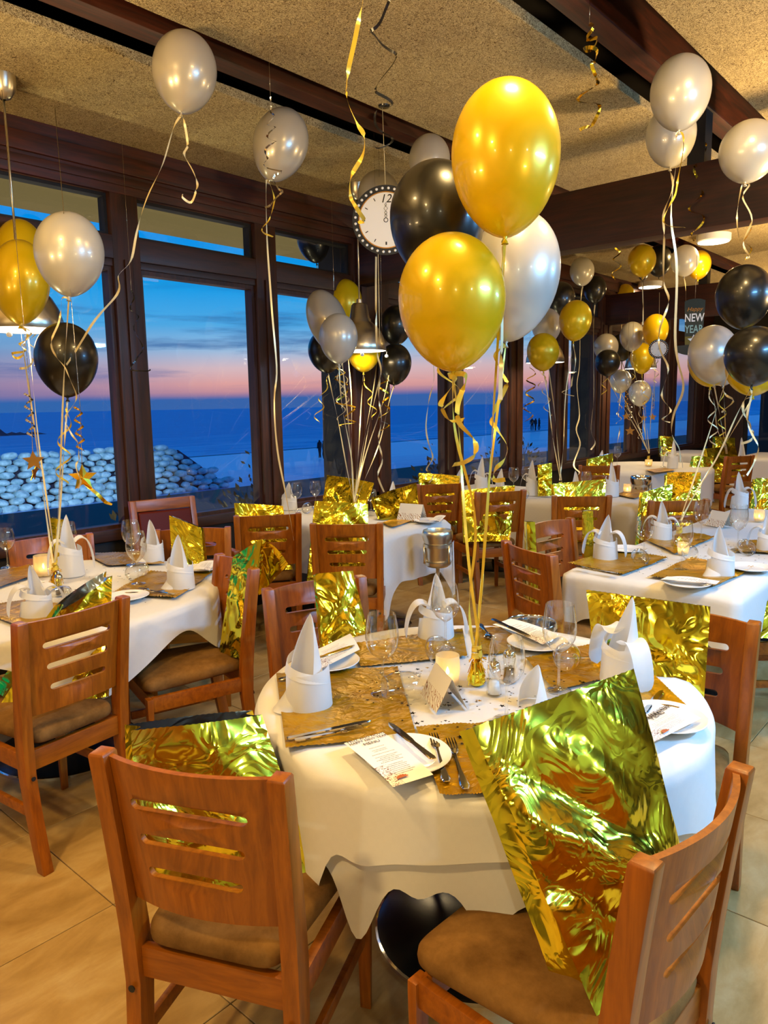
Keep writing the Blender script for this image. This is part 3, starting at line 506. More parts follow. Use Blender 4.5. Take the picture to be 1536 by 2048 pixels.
CHAIRS = [
 ('slatted wooden chair nearest us, gold bag tucked behind its top edge', 0.755, 1.175, 24.0),
 ('slatted wooden chair with pale back, tall crumpled gold bag rising over the round table', 1.195, 0.385, 87.0),
 ('slatted wooden chair at the near side of the window table, foil bag on its seat', 1.13, 2.435, 97.0),
 ('wooden chair turned sideways with bare brown seat, gold foil draped on its back', 1.95, 2.62, 165.0),
 ('curved wooden chair back between window sill and window table', 1.74, 3.92, 252.0),
 ('wooden chair behind the napkins, in front of the leather armchair', 2.36, 3.53, 230.0),
 ('wooden slatted chair with a ribbon end on its back, before the window post', 2.98, 3.62, 54.0),
 ('wooden slatted chair with bronze foil over its top edge, before the wine cooler table', 3.02, 2.96, 38.0),
 ('wooden slatted chair before the window, beyond the tent card and plate', 5.02, 3.8, 52.0),
 ('wooden slatted chair with green gold foil hanging on its corner, beyond the gathered balloon ribbons', 4.84, 3.08, 58.0),
 ('wooden slatted chair with a flat gold foil top, before the middle table', 4.92, 2.44, 35.0),
 ('curved wooden chair at the narrow end of the rectangular table', 3.0, 1.74, -27.0),
 ('wooden chair half hidden by a napkin at the window side of the rectangular table', 3.72, 2.02, 262.0),
 ('dark wooden chair beyond the rectangular table with bronze foil heaped over its back', 5.06, 1.8, 46.0),
 ('dark wooden chair with foil roll on it by the far thick post', 7.37, 3.46, 30.0),
 ('tall wooden slatted chair near the glass door, foil upon its top', 9.4, 2.65, 60.0),
 ('wooden slatted chair cut by the frame, before the far cloth table', 6.6, 1.68, 40.0),
 ('wooden chair with red brown back and round end holes, at the cool lit floor', 2.33, 0.79, 186.0),
 ('curved wooden chair across the round table, shiny foil sheet on its seat', 1.9, 2.03, 250.0),
 ('wooden chair cut by the frame behind the red brown chair, at the cloth corner', 4.04, 0.76, 131.0),
]
ARMCHAIR = (2.62, 4.2, -100.0)
BAGS = [
 ('tall crumpled gold foil gift bag leaning over the round table, on the pale backed chair', [(1.116, 0.769, 0.933), (1.522, 0.622, 0.967), (1.09, 0.49, 0.497), (1.436, 0.433, 0.494)], 0.1, 1),
 ('wide gold foil gift bag behind the napkin, before the red brown chair', [(2.092, 1.015, 0.969), (2.199, 0.676, 0.949), (2.004, 0.896, 0.669), (2.041, 0.638, 0.654)], 0.12, 2),
 ('green gold foil gift bag at the far edge of the round table', [(1.795, 1.926, 0.947), (1.915, 1.851, 0.947), (1.705, 1.779, 0.716), (1.878, 1.665, 0.74)], 0.07, 3),
 ('gold foil gift bag lying behind the top edge of the slatted chair nearest us', [(0.777, 1.439, 0.852), (1.067, 1.347, 0.815), (0.75, 1.39, 0.484), (1.053, 1.165, 0.329)], 0.11, 4),
 ('gold foil gift bag draped on the sideways chair', [(1.929, 2.589, 0.905), (1.984, 2.454, 0.991), (1.852, 2.618, 0.498), (1.853, 2.451, 0.441)], 0.05, 5),
 ('gold foil gift bag above the chair at the near side of the window table', [(1.198, 2.678, 0.811), (1.391, 2.636, 0.915), (0.993, 2.765, 0.353), (1.282, 2.517, 0.576)], 0.1, 6),
 ('thin gold foil gift bag beside the napkin at the window sill', [(1.742, 3.932, 0.985), (1.783, 3.883, 0.971), (1.711, 3.93, 0.813), (1.783, 3.841, 0.785)], 0.06, 7),
 ('silver lined gold foil gift bag before the leather armchair', [(2.195, 3.495, 0.977), (2.301, 3.359, 0.907), (2.15, 3.416, 0.735), (2.266, 3.281, 0.719)], 0.1, 8),
 ('bronze foil gift bag peeping over the chair by the window post', [(2.957, 3.919, 0.929), (3.228, 3.756, 0.891), (2.915, 3.87, 0.494), (3.15, 3.596, 0.455)], 0.08, 9),
 ('bronze foil gift bag folded over the chair before the wine cooler table', [(3.033, 3.234, 0.984), (3.278, 3.027, 0.954), (2.918, 3.207, 0.614), (3.189, 2.96, 0.537)], 0.08, 10),
 ('flat yellow foil gift bag tilted against the window below the balloon ribbons', [(3.83, 3.946, 1.041), (4.055, 3.679, 0.976), (3.692, 3.889, 0.761), (3.897, 3.651, 0.734)], 0.05, 11),
 ('crinkled bright gold foil gift bag behind the napkin near the tent card', [(3.88, 3.552, 0.89), (4.186, 3.379, 0.981), (3.826, 3.422, 0.714), (4.091, 3.274, 0.707)], 0.06, 12),
 ('bronze foil gift bag heaped on the slatted chair before the window', [(5.103, 4.089, 0.947), (5.38, 3.843, 0.91), (5.04, 4.004, 0.585), (5.244, 3.773, 0.58)], 0.09, 13),
 ('green gold foil gift bag hanging over a chair corner by the gathered ribbons', [(4.684, 3.327, 0.88), (5.005, 3.046, 0.906), (4.611, 3.248, 0.488), (4.843, 2.988, 0.501)], 0.06, 14),
 ('flat topped gold foil gift bag on the chair before the middle table', [(5.069, 2.75, 0.929), (5.388, 2.471, 0.955), (4.998, 2.667, 0.532), (5.226, 2.412, 0.545)], 0.09, 15),
 ('bright crumpled gold foil gift bag beyond the rectangular table', [(5.505, 2.047, 1.016), (5.672, 1.857, 1.011), (5.283, 1.931, 0.733), (5.423, 1.768, 0.711)], 0.1, 16),
 ('bronze foil gift bag slumped over the dark chair beyond the rectangular table', [(5.123, 2.073, 0.902), (5.321, 1.936, 0.953), (5.023, 2.039, 0.578), (5.162, 1.88, 0.574)], 0.07, 17),
 ('small yellow foil gift bag standing between napkin and ribbon on the middle table', [(5.586, 3.176, 1.02), (5.667, 3.088, 1.035), (5.564, 3.15, 0.788), (5.637, 3.067, 0.786)], 0.05, 18),
 ('bronze foil gift bag at the side of the tall chair near the glass door', [(9.146, 3.084, 0.876), (9.276, 2.934, 0.861), (9.072, 3.106, 0.591), (9.256, 2.891, 0.556)], 0.12, 19),
 ('golden foil gift bag on top of the tall chair near the glass door', [(9.877, 3.184, 0.924), (10.233, 2.937, 0.943), (9.884, 3.088, 0.521), (10.16, 2.774, 0.514)], 0.1, 20),
 ('pleated yellow foil gift bag before the dark glass door', [(12.071, 3.765, 0.974), (12.274, 3.529, 0.946), (12.033, 3.711, 0.535), (12.223, 3.494, 0.53)], 0.15, 21),
 ('gold foil gift bag cut by the frame beside the slatted chair', [(6.046, 1.574, 0.953), (6.189, 1.408, 0.934), (5.893, 1.533, 0.673), (6.043, 1.358, 0.65)], 0.1, 22),
 ('narrow bronze foil gift bag behind the napkin of the rectangular table', [(3.772, 1.856, 0.948), (3.807, 1.817, 0.947), (3.765, 1.835, 0.816), (3.807, 1.787, 0.809)], 0.05, 23),
 ('small gold foil gift bag on the curved chair at the narrow table end', [(3.226, 1.895, 0.954), (3.255, 1.863, 0.953), (3.198, 1.856, 0.768), (3.231, 1.819, 0.768)], 0.1, 24),
 ('gold foil gift bag cut by the frame over the pale blue cloth corner', [(3.47, 0.896, 0.58), (3.721, 0.801, 0.743), (3.458, 0.898, 0.522), (3.586, 0.734, 0.435)], 0.08, 25),
 ('foil gift bag roll on the dark chair by the far thick post', [(7.556, 3.673, 0.924), (7.789, 3.498, 0.981), (7.512, 3.656, 0.615), (7.693, 3.45, 0.61)], 0.08, 26),
 ('little yellow foil gift bag at the back of the far round table', [(10.605, 4.063, 1.04), (10.736, 3.911, 1.022), (10.578, 4.027, 0.734), (10.711, 3.876, 0.731)], 0.1, 27),
]
PLACEMATS = [
 ('gold satin placemat with gathered edge under the tall napkin', [(1.374, 1.659), (1.651, 1.415), (1.318, 1.074), (1.067, 1.264)]),
 ('brown gold satin placemat under the two forks', [(1.355, 1.104), (1.497, 0.971), (1.226, 0.761), (1.13, 0.859)]),
 ('brown satin placemat at the far side of the round table under a lying tumbler', [(1.715, 1.679), (2.094, 1.486), (1.858, 1.3), (1.58, 1.503)]),
 ('dark gold satin placemat behind the tinsel weight', [(2.111, 1.465), (2.186, 1.388), (2.059, 1.164), (1.899, 1.271)]),
 ('gold satin placemat under the broad folded napkin', [(1.959, 1.151), (2.21, 1.054), (2.051, 0.847), (1.773, 0.946)]),
 ('olive gold satin placemat at the blue lit side of the round table', [(1.967, 0.843), (2.117, 0.831), (1.858, 0.594), (1.741, 0.653)]),
 ('wrinkled gold placemat at the narrow end of the rectangular table', [(3.292, 1.7), (3.754, 1.674), (3.723, 1.363), (3.232, 1.382)]),
 ('wrinkled gold placemat under the largest napkin of the rectangular table', [(3.262, 1.277), (3.791, 1.271), (3.741, 0.952), (3.251, 0.985)]),
 ('gold placemat at the window side of the rectangular table', [(4.138, 1.651), (4.524, 1.515), (4.468, 1.361), (3.843, 1.371)]),
 ('gold placemat cut by the frame on the rectangular table', [(4.077, 1.144), (4.464, 1.202), (4.511, 1.032), (4.157, 0.948)]),
 ('satin placemat with bright wrinkles before the twin napkins', [(1.577, 2.996), (1.909, 3.239), (2.104, 2.981), (1.693, 2.68)]),
 ('brown satin placemat on the window side of the window table', [(1.931, 3.956), (2.163, 3.736), (2.06, 3.345), (1.85, 3.546)]),
 ('gold satin placemat behind the chair on the near side of the window table', [(1.082, 3.24), (1.295, 3.17), (1.374, 2.864), (1.099, 2.714)]),
 ('brown placemat cut by the frame on the window table', [(1.367, 3.848), (1.611, 3.905), (1.53, 3.633), (1.225, 3.469)]),
 ('gold placemat beside the tent card near the wine cooler', [(3.718, 3.316), (4.121, 3.381), (4.05, 3.232), (3.607, 3.117)]),
 ('gold placemat on the middle table beside the candle', [(6.02, 2.667), (6.508, 2.741), (6.379, 2.514), (5.855, 2.43)]),
 ('dark placemat on the far round table beside the candle', [(8.394, 3.376), (8.758, 3.282), (8.504, 3.06), (8.098, 3.143)]),
]
NAPKINS = [
 ('tall white napkin folded with a peaked hood on the bright gold placemat', (1.28, 1.415, 0.75), 0.253, 200.0, 0),
 ('white folded napkin with hanging wings behind a wine glass, far side of the round table', (1.967, 1.509, 0.75), 0.222, 230.0, 1),
 ('broad white napkin with a rolled wing before the wide foil bag', (1.976, 0.84, 0.75), 0.25, 150.0, 1),
 ('plain white napkin cone half hidden by the tall foil bag', (1.67, 0.955, 0.75), 0.108, 180.0, 2),
 ('white napkin like a flower at the narrow end of the rectangular table', (3.522, 1.61, 0.75), 0.228, 190.0, 1),
 ('white napkin with two raised leaves behind a wine glass', (4.232, 1.594, 0.75), 0.222, 200.0, 1),
 ('large pointed white napkin in cool light on the rectangular table', (3.501, 1.041, 0.75), 0.227, 210.0, 0),
 ('white napkin cut by the frame on the rectangular table', (4.243, 1.026, 0.75), 0.192, 180.0, 1),
 ('white napkin with spread wings behind the chair on the near side of the window table', (1.208, 2.9, 0.75), 0.203, 260.0, 1),
 ('white napkin standing tall before the window sill', (1.638, 3.503, 0.75), 0.298, 255.0, 1),
 ('white napkin leaning on the silver lined foil bag', (2.069, 3.475, 0.75), 0.22, 220.0, 0),
 ('white pointed napkin at the edge of the window table', (1.821, 2.837, 0.75), 0.241, 215.0, 0),
 ('white pointed napkin over the chair by the window post', (3.82, 4.37, 0.75), 0.211, 200.0, 0),
 ('white napkin peak before the flat yellow foil bag', (4.086, 4.008, 0.75), 0.25, 200.0, 0),
 ('low white napkin tip behind the bronze foil bag', (4.1, 3.943, 0.75), 0.145, 200.0, 2),
 ('white napkin beside the tent card near the wine cooler', (4.1, 3.55, 0.75), 0.242, 210.0, 1),
 ('small white napkin peak on the middle table before the window', (5.8, 4.15, 0.75), 0.173, 200.0, 2),
 ('white napkin with wing on the middle table beyond the ribbons', (5.559, 3.738, 0.75), 0.326, 210.0, 1),
 ('low white napkin under a curled ribbon on the middle table', (5.885, 3.744, 0.75), 0.193, 200.0, 2),
 ('white winged napkin beside the yellow foil bag on the middle table', (5.649, 3.262, 0.75), 0.305, 210.0, 1),
 ('white napkin peak behind the flat topped foil bag', (6.011, 3.043, 0.75), 0.192, 200.0, 2),
 ('tall white napkin beside the far candle', (5.951, 2.675, 0.75), 0.289, 200.0, 0),
 ('white napkin hanging between foil bags beyond the rectangular table', (5.792, 1.61, 0.75), 0.268, 210.0, 1),
 ('white napkin on the far round table by a wine glass', (8.822, 3.217, 0.75), 0.33, 210.0, 1),
 ('thin white napkin peak on the far round table by the thick post', (8.62, 4.02, 0.75), 0.201, 200.0, 2),
 ('white napkin before the dark glass door', (11.131, 3.1, 0.75), 0.262, 200.0, 2),
]
GLASSES = [
 ('wine glass behind the lying tumbler, on the bright gold placemat', (1.46, 1.306, 0.755), 0.23),
 ('wine glass before the winged napkin at the far side of the round table', (1.874, 1.398, 0.755), 0.217),
 ('wine glass with white cloth seen through it, beside the round steel cooler', (1.782, 0.94, 0.755), 0.25),
 ('wine glass before the salt shakers, on the round table', (1.529, 0.95, 0.755), 0.217),
 ('wine glass at the flower like napkin on the rectangular table', (3.613, 1.445, 0.755), 0.217),
 ('wine glass beside the largest napkin on the rectangular table', (3.478, 1.208, 0.755), 0.236),
 ('wine glass before the dark chair beyond the rectangular table', (4.305, 1.393, 0.755), 0.221),
 ('large wine glass holding the balloon ribbons on the rectangular table', (4.124, 1.145, 0.755), 0.244),
 ('wine glass before the tall napkin near the window sill', (1.677, 3.599, 0.755), 0.244),
 ('wine glass farther back of two by the leaning napkin', (1.937, 3.447, 0.755), 0.234),
 ('wine glass closer of two by the leaning napkin', (1.732, 3.044, 0.755), 0.244),
 ('wine glass cut by the frame on the window table', (1.505, 3.919, 0.755), 0.203),
 ('wine glass over the chair by the window post', (3.766, 4.221, 0.755), 0.219),
 ('wine glass before the window between chair and yellow bag', (3.966, 4.221, 0.755), 0.213),
 ('wine glass between the two yellow foil bags', (4.091, 3.748, 0.755), 0.163),
 ('wine glass beside the winged napkin of the middle table', (5.649, 3.453, 0.755), 0.227),
 ('wine glass next to the yellow foil bag of the middle table', (5.776, 3.397, 0.755), 0.229),
 ('wine glass behind the flat topped foil bag', (5.991, 2.929, 0.755), 0.188),
 ('wine glass on the far round table by the winged napkin', (8.845, 3.339, 0.755), 0.25),
 ('wine glass on the far round table by the dark chair', (8.716, 3.858, 0.755), 0.239),
]
TUMBLERS = [
 ('tumbler lying on the edge of the bright gold placemat', (1.425, 1.271, 0.755), 330.0, 0.042),
 ('tumbler lying with its mouth toward us by the far napkin', (1.804, 1.392, 0.755), 235.0, 0.042),
 ('tumbler lying behind the wine glass beside the cooler', (1.91, 0.991, 0.755), 20.0, 0.042),
 ('tumbler lying by the flower like napkin', (3.548, 1.452, 0.755), 215.0, 0.04),
 ('tumbler lying beside the largest napkin', (3.702, 1.246, 0.755), 20.0, 0.04),
 ('tumbler lying with gold reflections before the ribbon glass', (4.11, 1.119, 0.755), 215.0, 0.04),
 ('tumbler lying behind the twin wine glasses on the window table', (1.851, 3.187, 0.755), 200.0, 0.04),
 ('tumbler lying at the spread napkin on the window table', (1.39, 3.028, 0.755), 215.0, 0.04),
 ('tumbler lying before the napkin by the window post', (3.819, 4.143, 0.755), 215.0, 0.04),
 ('tumbler lying on the middle table before the winged napkin', (5.47, 3.241, 0.755), 215.0, 0.04),
]
CANDLES = [
 ('frosted candle glass glowing behind the tent card', (1.638, 1.215, 0.752), 0.036, 0.088),
 ('frosted candle glass cut by the frame on the rectangular table', (5.222, 1.327, 0.752), 0.034, 0.075),
 ('lit candle glass on the middle table by the dark chair', (6.21, 2.649, 0.752), 0.034, 0.08),
 ('lit candle glass behind the wine glass on the rectangular table', (3.868, 1.339, 0.752), 0.03, 0.06),
 ('lit candle glass on the far round table', (8.932, 3.55, 0.752), 0.045, 0.08),
 ('frosted candle glass among the window table glasses', (1.55, 3.606, 0.752), 0.045, 0.1),
]
PLATES = [
 ('white plate under the printed menu nearest us', (1.21, 1.012, 0.752), 0.1),
 ('white plate under knives behind the tall napkin', (1.531, 1.599, 0.752), 0.1),
 ('white plate under the menu beside the steel cooler', (2.094, 1.184, 0.752), 0.1),
 ('white plate at the blue lit side of the round table', (1.771, 0.64, 0.752), 0.1),
 ('white plate under the menu on the rectangular table', (3.2, 1.087, 0.752), 0.1),
 ('white plate cut by the frame on the rectangular table', (3.679, 0.962, 0.752), 0.1),
 ('white plate by the flower like napkin', (3.762, 1.593, 0.752), 0.1),
 ('white plate at the edge of the window table', (2.091, 3.056, 0.752), 0.09),
 ('white plate behind the chair of the window table', (1.564, 2.847, 0.752), 0.09),
 ('white plate beside the tent card near the wine cooler', (3.927, 3.07, 0.752), 0.1),
]
MENUS = [
 ('printed menu card lying over a plate edge, nearest us', [(1.142, 1.146, 0.775), (1.243, 1.114, 0.775), (1.157, 0.897, 0.775), (1.064, 0.929, 0.775)]),
 ('menu card behind the tall napkin', [(1.471, 1.659, 0.775), (1.75, 1.712, 0.775), (1.649, 1.571, 0.775), (1.443, 1.54, 0.775)]),
 ('menu card on the plate beside the steel cooler', [(2.137, 1.388, 0.775), (2.24, 1.376, 0.775), (2.173, 1.14, 0.775), (2.052, 1.142, 0.775)]),
 ('menu card with shell print on the blue lit cloth', [(1.67, 0.669, 0.775), (1.818, 0.652, 0.775), (1.794, 0.561, 0.775), (1.58, 0.603, 0.775)]),
 ('menu card on the near edge of the rectangular table', [(3.142, 1.181, 0.775), (3.215, 1.178, 0.775), (3.267, 0.971, 0.775), (3.194, 0.964, 0.775)]),
 ('folded menu on the plate near the wine cooler', [(3.861, 3.012, 0.775), (4.066, 3.109, 0.775), (4.105, 3.052, 0.775), (3.869, 2.926, 0.775)]),
 ('folded menu on the plate at the edge of the window table', [(2.005, 3.017, 0.775), (2.131, 3.135, 0.775), (2.203, 3.099, 0.775), (2.044, 2.929, 0.775)]),
]
CUTLERY = [
 ('silver fork, outer one of the pair beside the menu', 'fork', (1.172, 0.824, 0.757), (1.347, 0.996, 0.757)),
 ('silver fork, inner one of the pair beside the menu', 'fork', (1.17, 0.872, 0.757), (1.331, 1.032, 0.757)),
 ('long dinner knife lying across the plate under the menu', 'knife', (1.204, 0.931, 0.757), (1.281, 1.129, 0.757)),
 ('dinner knife on the bright gold placemat', 'knife', (1.094, 1.289, 0.757), (1.295, 1.201, 0.757)),
 ('silver fork on the bright gold placemat', 'fork', (1.098, 1.267, 0.757), (1.244, 1.191, 0.757)),
 ('knife laid on the plate behind the tall napkin', 'knife', (1.424, 1.608, 0.757), (1.669, 1.599, 0.757)),
 ('fork lying at the placemat edge behind the tall napkin', 'fork', (1.333, 1.598, 0.757), (1.404, 1.586, 0.757)),
 ('knife on the plate beside the steel cooler', 'knife', (2.177, 1.413, 0.757), (2.056, 1.144, 0.757)),
 ('spoon behind the tinsel weight', 'spoon', (2.149, 1.448, 0.757), (2.033, 1.32, 0.757)),
 ('fork on the placemat before the broad napkin', 'fork', (2.095, 0.957, 0.757), (1.998, 1.05, 0.757)),
 ('knife at the blue lit side of the round table', 'knife', (1.776, 0.696, 0.757), (1.876, 0.706, 0.757)),
 ('fork beside the shell printed menu', 'fork', (1.862, 0.629, 0.757), (1.842, 0.706, 0.757)),
 ('knife at the edge of the window table', 'knife', (1.715, 2.799, 0.757), (1.579, 2.934, 0.757)),
 ('fork on the wrinkled placemat of the window table', 'fork', (1.708, 2.711, 0.757), (1.664, 2.937, 0.757)),
 ('fork on the placemat at the narrow table end', 'fork', (3.194, 1.397, 0.757), (3.212, 1.618, 0.757)),
]
TENTS = [
 ('folded tent card with gold print before the frosted candle', (1.531, 1.15, 0.751), 145.4, 0.092),
 ('tent card on the rectangular table beside the ribbon glass', (4.883, 1.467, 0.751), 150.0, 0.1),
 ('tent card at the table edge near the wine cooler', (3.947, 3.23, 0.751), 190.0, 0.12),
]
SHAKERS = [
 ('glass salt shaker beside the tinsel weight', (1.661, 1.073, 0.751)),
 ('glass pepper shaker behind the salt shaker', (1.77, 1.092, 0.751)),
 ('glass shaker on the window table among the glasses', (1.417, 3.154, 0.751)),
]
WEIGHTS = [
 ('gold tinsel balloon weight with ribbon coils on the round table', (1.69, 1.15, 0.751)),
 ('gold tinsel balloon weight on the window table', (1.47, 3.3, 0.751)),
 ('gold tinsel balloon weight before the yellow foil bag', (3.78, 3.62, 0.751)),
 ('gold tinsel balloon weight on the far round table', (9.05, 3.6, 0.751)),
 ('gold tinsel balloon weight on the rectangular table', (4.03, 1.42, 0.751)),
 ('gold tinsel balloon weight on the middle table', (5.75, 3.05, 0.751)),
]
COOLERS = [
 ('steel wine cooler with napkin on a stand beside the cloth table', (3.696, 2.816, 0.756), 0.093),
 ('dark steel wine cooler on a stand before the far round table', (7.133, 2.907, 0.811), 0.095),
 ('dark mouthed wine cooler on a stand behind the round table menu', (2.48, 1.432, 0.7), 0.097),
]
STARS = [
 ('flat gold star hanging before the window at the slanted foil star', (1.396, 3.256, 1.336), 0.046, 0.0),
 ('crumpled gold foil star hanging before the window', (1.529, 3.089, 1.261), 0.06, 20.0),
 ('small gold star hanging before the far window above the weight', (8.088, 3.439, 1.212), 0.055, 10.0),
 ('pale gold star hanging before the far blue water', (8.37, 3.612, 1.368), 0.045, 0.0),
 ('brown gold star hanging before the ninth window', (9.271, 3.655, 1.341), 0.05, 0.0),
 ('dull gold star beside the balloon ribbons, before the far window', (8.898, 3.619, 1.338), 0.045, 0.0),
]
CLOCKS = [
 ('large paper clock face with dotted black rim hanging on a string', (3.319, 2.881, 2.59), 0.191, 2.9),
 ('small paper clock with dotted black rim before the far window', (7.498, 2.919, 2.057), 0.095, 2.6),
]
HAT = (6.293, 2.166, 2.149)

# ================================================================== SETTING
ZC, WALLY = 3.2, 4.5
fl = struct(ob('floor', MB().box((-4, -5, -.12), (14.6, 4.6, -.006)).mesh('floor', False), M_GROUT))
TS = .605; tx0, ty0 = 1.02-TS*3, 1.47-TS*4
tm = bev(MB().box((-TS/2+.0016, -TS/2+.0016, -.010), (TS/2-.0016, TS/2-.0016, 0)).mesh('tile', False), .0015, 1)
for i in range(0, 26):
    for j in range(0, 11):
        x, y = tx0+TS*(i-.5), ty0+TS*(j-.5)
        if i < 13 or (j > 1 and i % 1 == 0 and j < 9 and i < 22) or j >= 2: ob('tile', tm, M_TILE, fl, (x, y, 0))
ce = struct(ob('ceiling', MB().box((-4, -5, 3.62), (14.6, 4.6, 3.75)).mesh('ceiling', False), M_BLACKWOOD))
STRIPS = [(-4.4, -3.3), (-2.86, -1.75), (-1.29, -.18), (.27, 1.376), (1.832, 2.94), (3.39, 4.474)]
CUTS = [-4, -2.6, -1.2, -.34, 1.06, 2.435, 3.13, 4.51, 5.9, 7.3, 8.0, 9.4, 10.8, 12.2, 13.0, 14.2]
pm_cache = {}
for a, b in STRIPS:
    for x0, x1 in zip(CUTS, CUTS[1:]):
        k = (round(x1-x0, 3), round(b-a, 3))
        if k not in pm_cache:
            pm_cache[k] = bev(MB().box((-k[0]/2+.001, -k[1]/2, 0), (k[0]/2-.001, k[1]/2, .05)).mesh('ceiling_board', False), .003, 1)
        ob('ceiling_board', pm_cache[k], M_PANEL, ce, ((x0+x1)/2, (a+b)/2, ZC))
# beams running along the windows inside the slots, and the two heavy cross beams
for i, (a, b) in enumerate(((3.165, 3.29), (1.607, 1.732), (.05, .175), (-1.52, -1.40))):
    o = struct(ob('ceiling_beam', bev(MB().box((-4, a, 3.25), (14, b, 3.5)).mesh('beam', False), .006), M_BEAM))
for x in (4.74, 9.6, 14.05):
    o = struct(ob('ceiling_beam', bev(MB().box((x, -5, 2.565), (x+.16, WALLY+.05, 2.945)).mesh('beam', False), .008), M_BEAMY))
    for y in (3.23, 1.67, .11):
        ob('beam_block', MB().box((x+.02, y-.05, 2.945), (x+.14, y+.05, 3.25)).mesh('beam_block', False), M_BLACKWOOD, o)
# far room walls, seen only in reflections
struct(ob('wall_back', MB().box((-4.2, -5, 0), (-4, 4.6, 3.62)).mesh('wall', False), M_WALLWARM))
struct(ob('wall_bar', MB().box((-4, -5.2, 0), (14.6, -5, 3.62)).mesh('wall', False), M_BARWALL))
# ---- window wall
POSTS = [(-1.1, -.9), (.2, .40), (1.37, 1.56), (2.53, 2.72), (3.68, 3.88), (4.72, 5.17), (6.09, 6.35), (7.27, 7.53), (8.38, 8.62), (9.5, 9.82), (10.66, 11.0), (12.0, 12.35), (13.3, 14.0)]
THICK = (5, 9)
wl = struct(ob('wall_window', bev(MB().box((-4, WALLY+.01, 0), (14, WALLY+.12, .70)).mesh('wall', False), .003), M_BLACKWOOD))
hd = struct(ob('trim_1', bev(MB().box((-4, WALLY-.02, 2.90), (14, WALLY+.14, 3.62)).mesh('header', False), .004), M_BEAM))
ob('moulding', bev(MB().box((-4, WALLY-.045, 3.02), (14, WALLY-.02, 3.125)).mesh('moulding', False), .006), M_BEAM, hd)
ob('moulding', bev(MB().box((-4, WALLY-.034, 2.95), (14, WALLY-.02, 3.00)).mesh('moulding', False), .005), M_BEAM, hd)
rl = struct(ob('trim_2', bev(MB().box((-4, WALLY-.012, 2.50), (14, WALLY+.13, 2.645)).mesh('rail', False), .006), M_FRAMEX))
ob('moulding', bev(MB().box((-4, WALLY+.004, 2.455), (14, WALLY+.12, 2.50)).mesh('moulding', False), .004), M_FRAMEX, rl)
sl = struct(ob('trim_3', bev(MB().box((-4, WALLY-.03, .70), (14, WALLY+.14, .775)).mesh('sill', False), .008), M_FRAMEX))
for i, (a, b) in enumerate(POSTS):
    th = i in THICK
    o = struct(ob('post', bev(MB().box((a, WALLY-(.03 if th else .015), .0 if th else .70), (b, WALLY+.13, 2.92)).mesh('post', False), .006), M_FRAME))
    if not th:
        ob('cover_strip', bev(MB().box(((a+b)/2-.028, WALLY-.035, .77), ((a+b)/2+.028, WALLY-.015, 2.5)).mesh('strip', False), .004), M_FRAME, o)
    else:
        for q in (.28, .72):
            ob('cover_strip', bev(MB().box((a+(b-a)*q-.05, WALLY-.05, .0), (a+(b-a)*q+.05, WALLY-.03, 2.56)).mesh('strip', False), .004), M_FRAME, o)
        struct(ob('pillar', MB().box((a+.02, WALLY+.14, -.3), (a+.20, WALLY+.42, 3.05)).mesh('pillar', False), M_BLACKWOOD))
for i, ((_, a), (b, _)) in enumerate(zip(POSTS, POSTS[1:])):
    wn = struct(empty('window_%d' % (i+1), ((a+b)/2, WALLY, .8))); hw = (b-a)/2
    def fr(z0, z1, t, y0, y1, m, nm):
        for lo, hi in (((-hw, y0, z0), (-hw+t, y1, z1)), ((hw-t, y0, z0), (hw, y1, z1)), ((-hw+t, y0, z0), (hw-t, y1, z0+t)), ((-hw+t, y0, z1-t), (hw-t, y1, z1))):
            ob(nm, MB().box(lo, hi).mesh(nm, False), m, wn)
    fr(-.03, 1.655, .028, .02, .10, M_FRAME, 'sash'); fr(1.845, 2.10, .02, .03, .10, M_BLACKWOOD, 'transom_frame')
    ob('pane', MB().add([(-hw+.02, .065, -.01), (hw-.02, .065, -.01), (hw-.02, .065, 1.64), (-hw+.02, .065, 1.64)], [(0, 1, 2, 3)]).mesh('pane', False), M_PANE, wn)
    ob('transom_pane', MB().add([(-hw+.02, .065, 1.86), (hw-.02, .065, 1.86), (hw-.02, .065, 2.09), (-hw+.02, .065, 2.09)], [(0, 1, 2, 3)]).mesh('pane', False), M_PANE, wn)
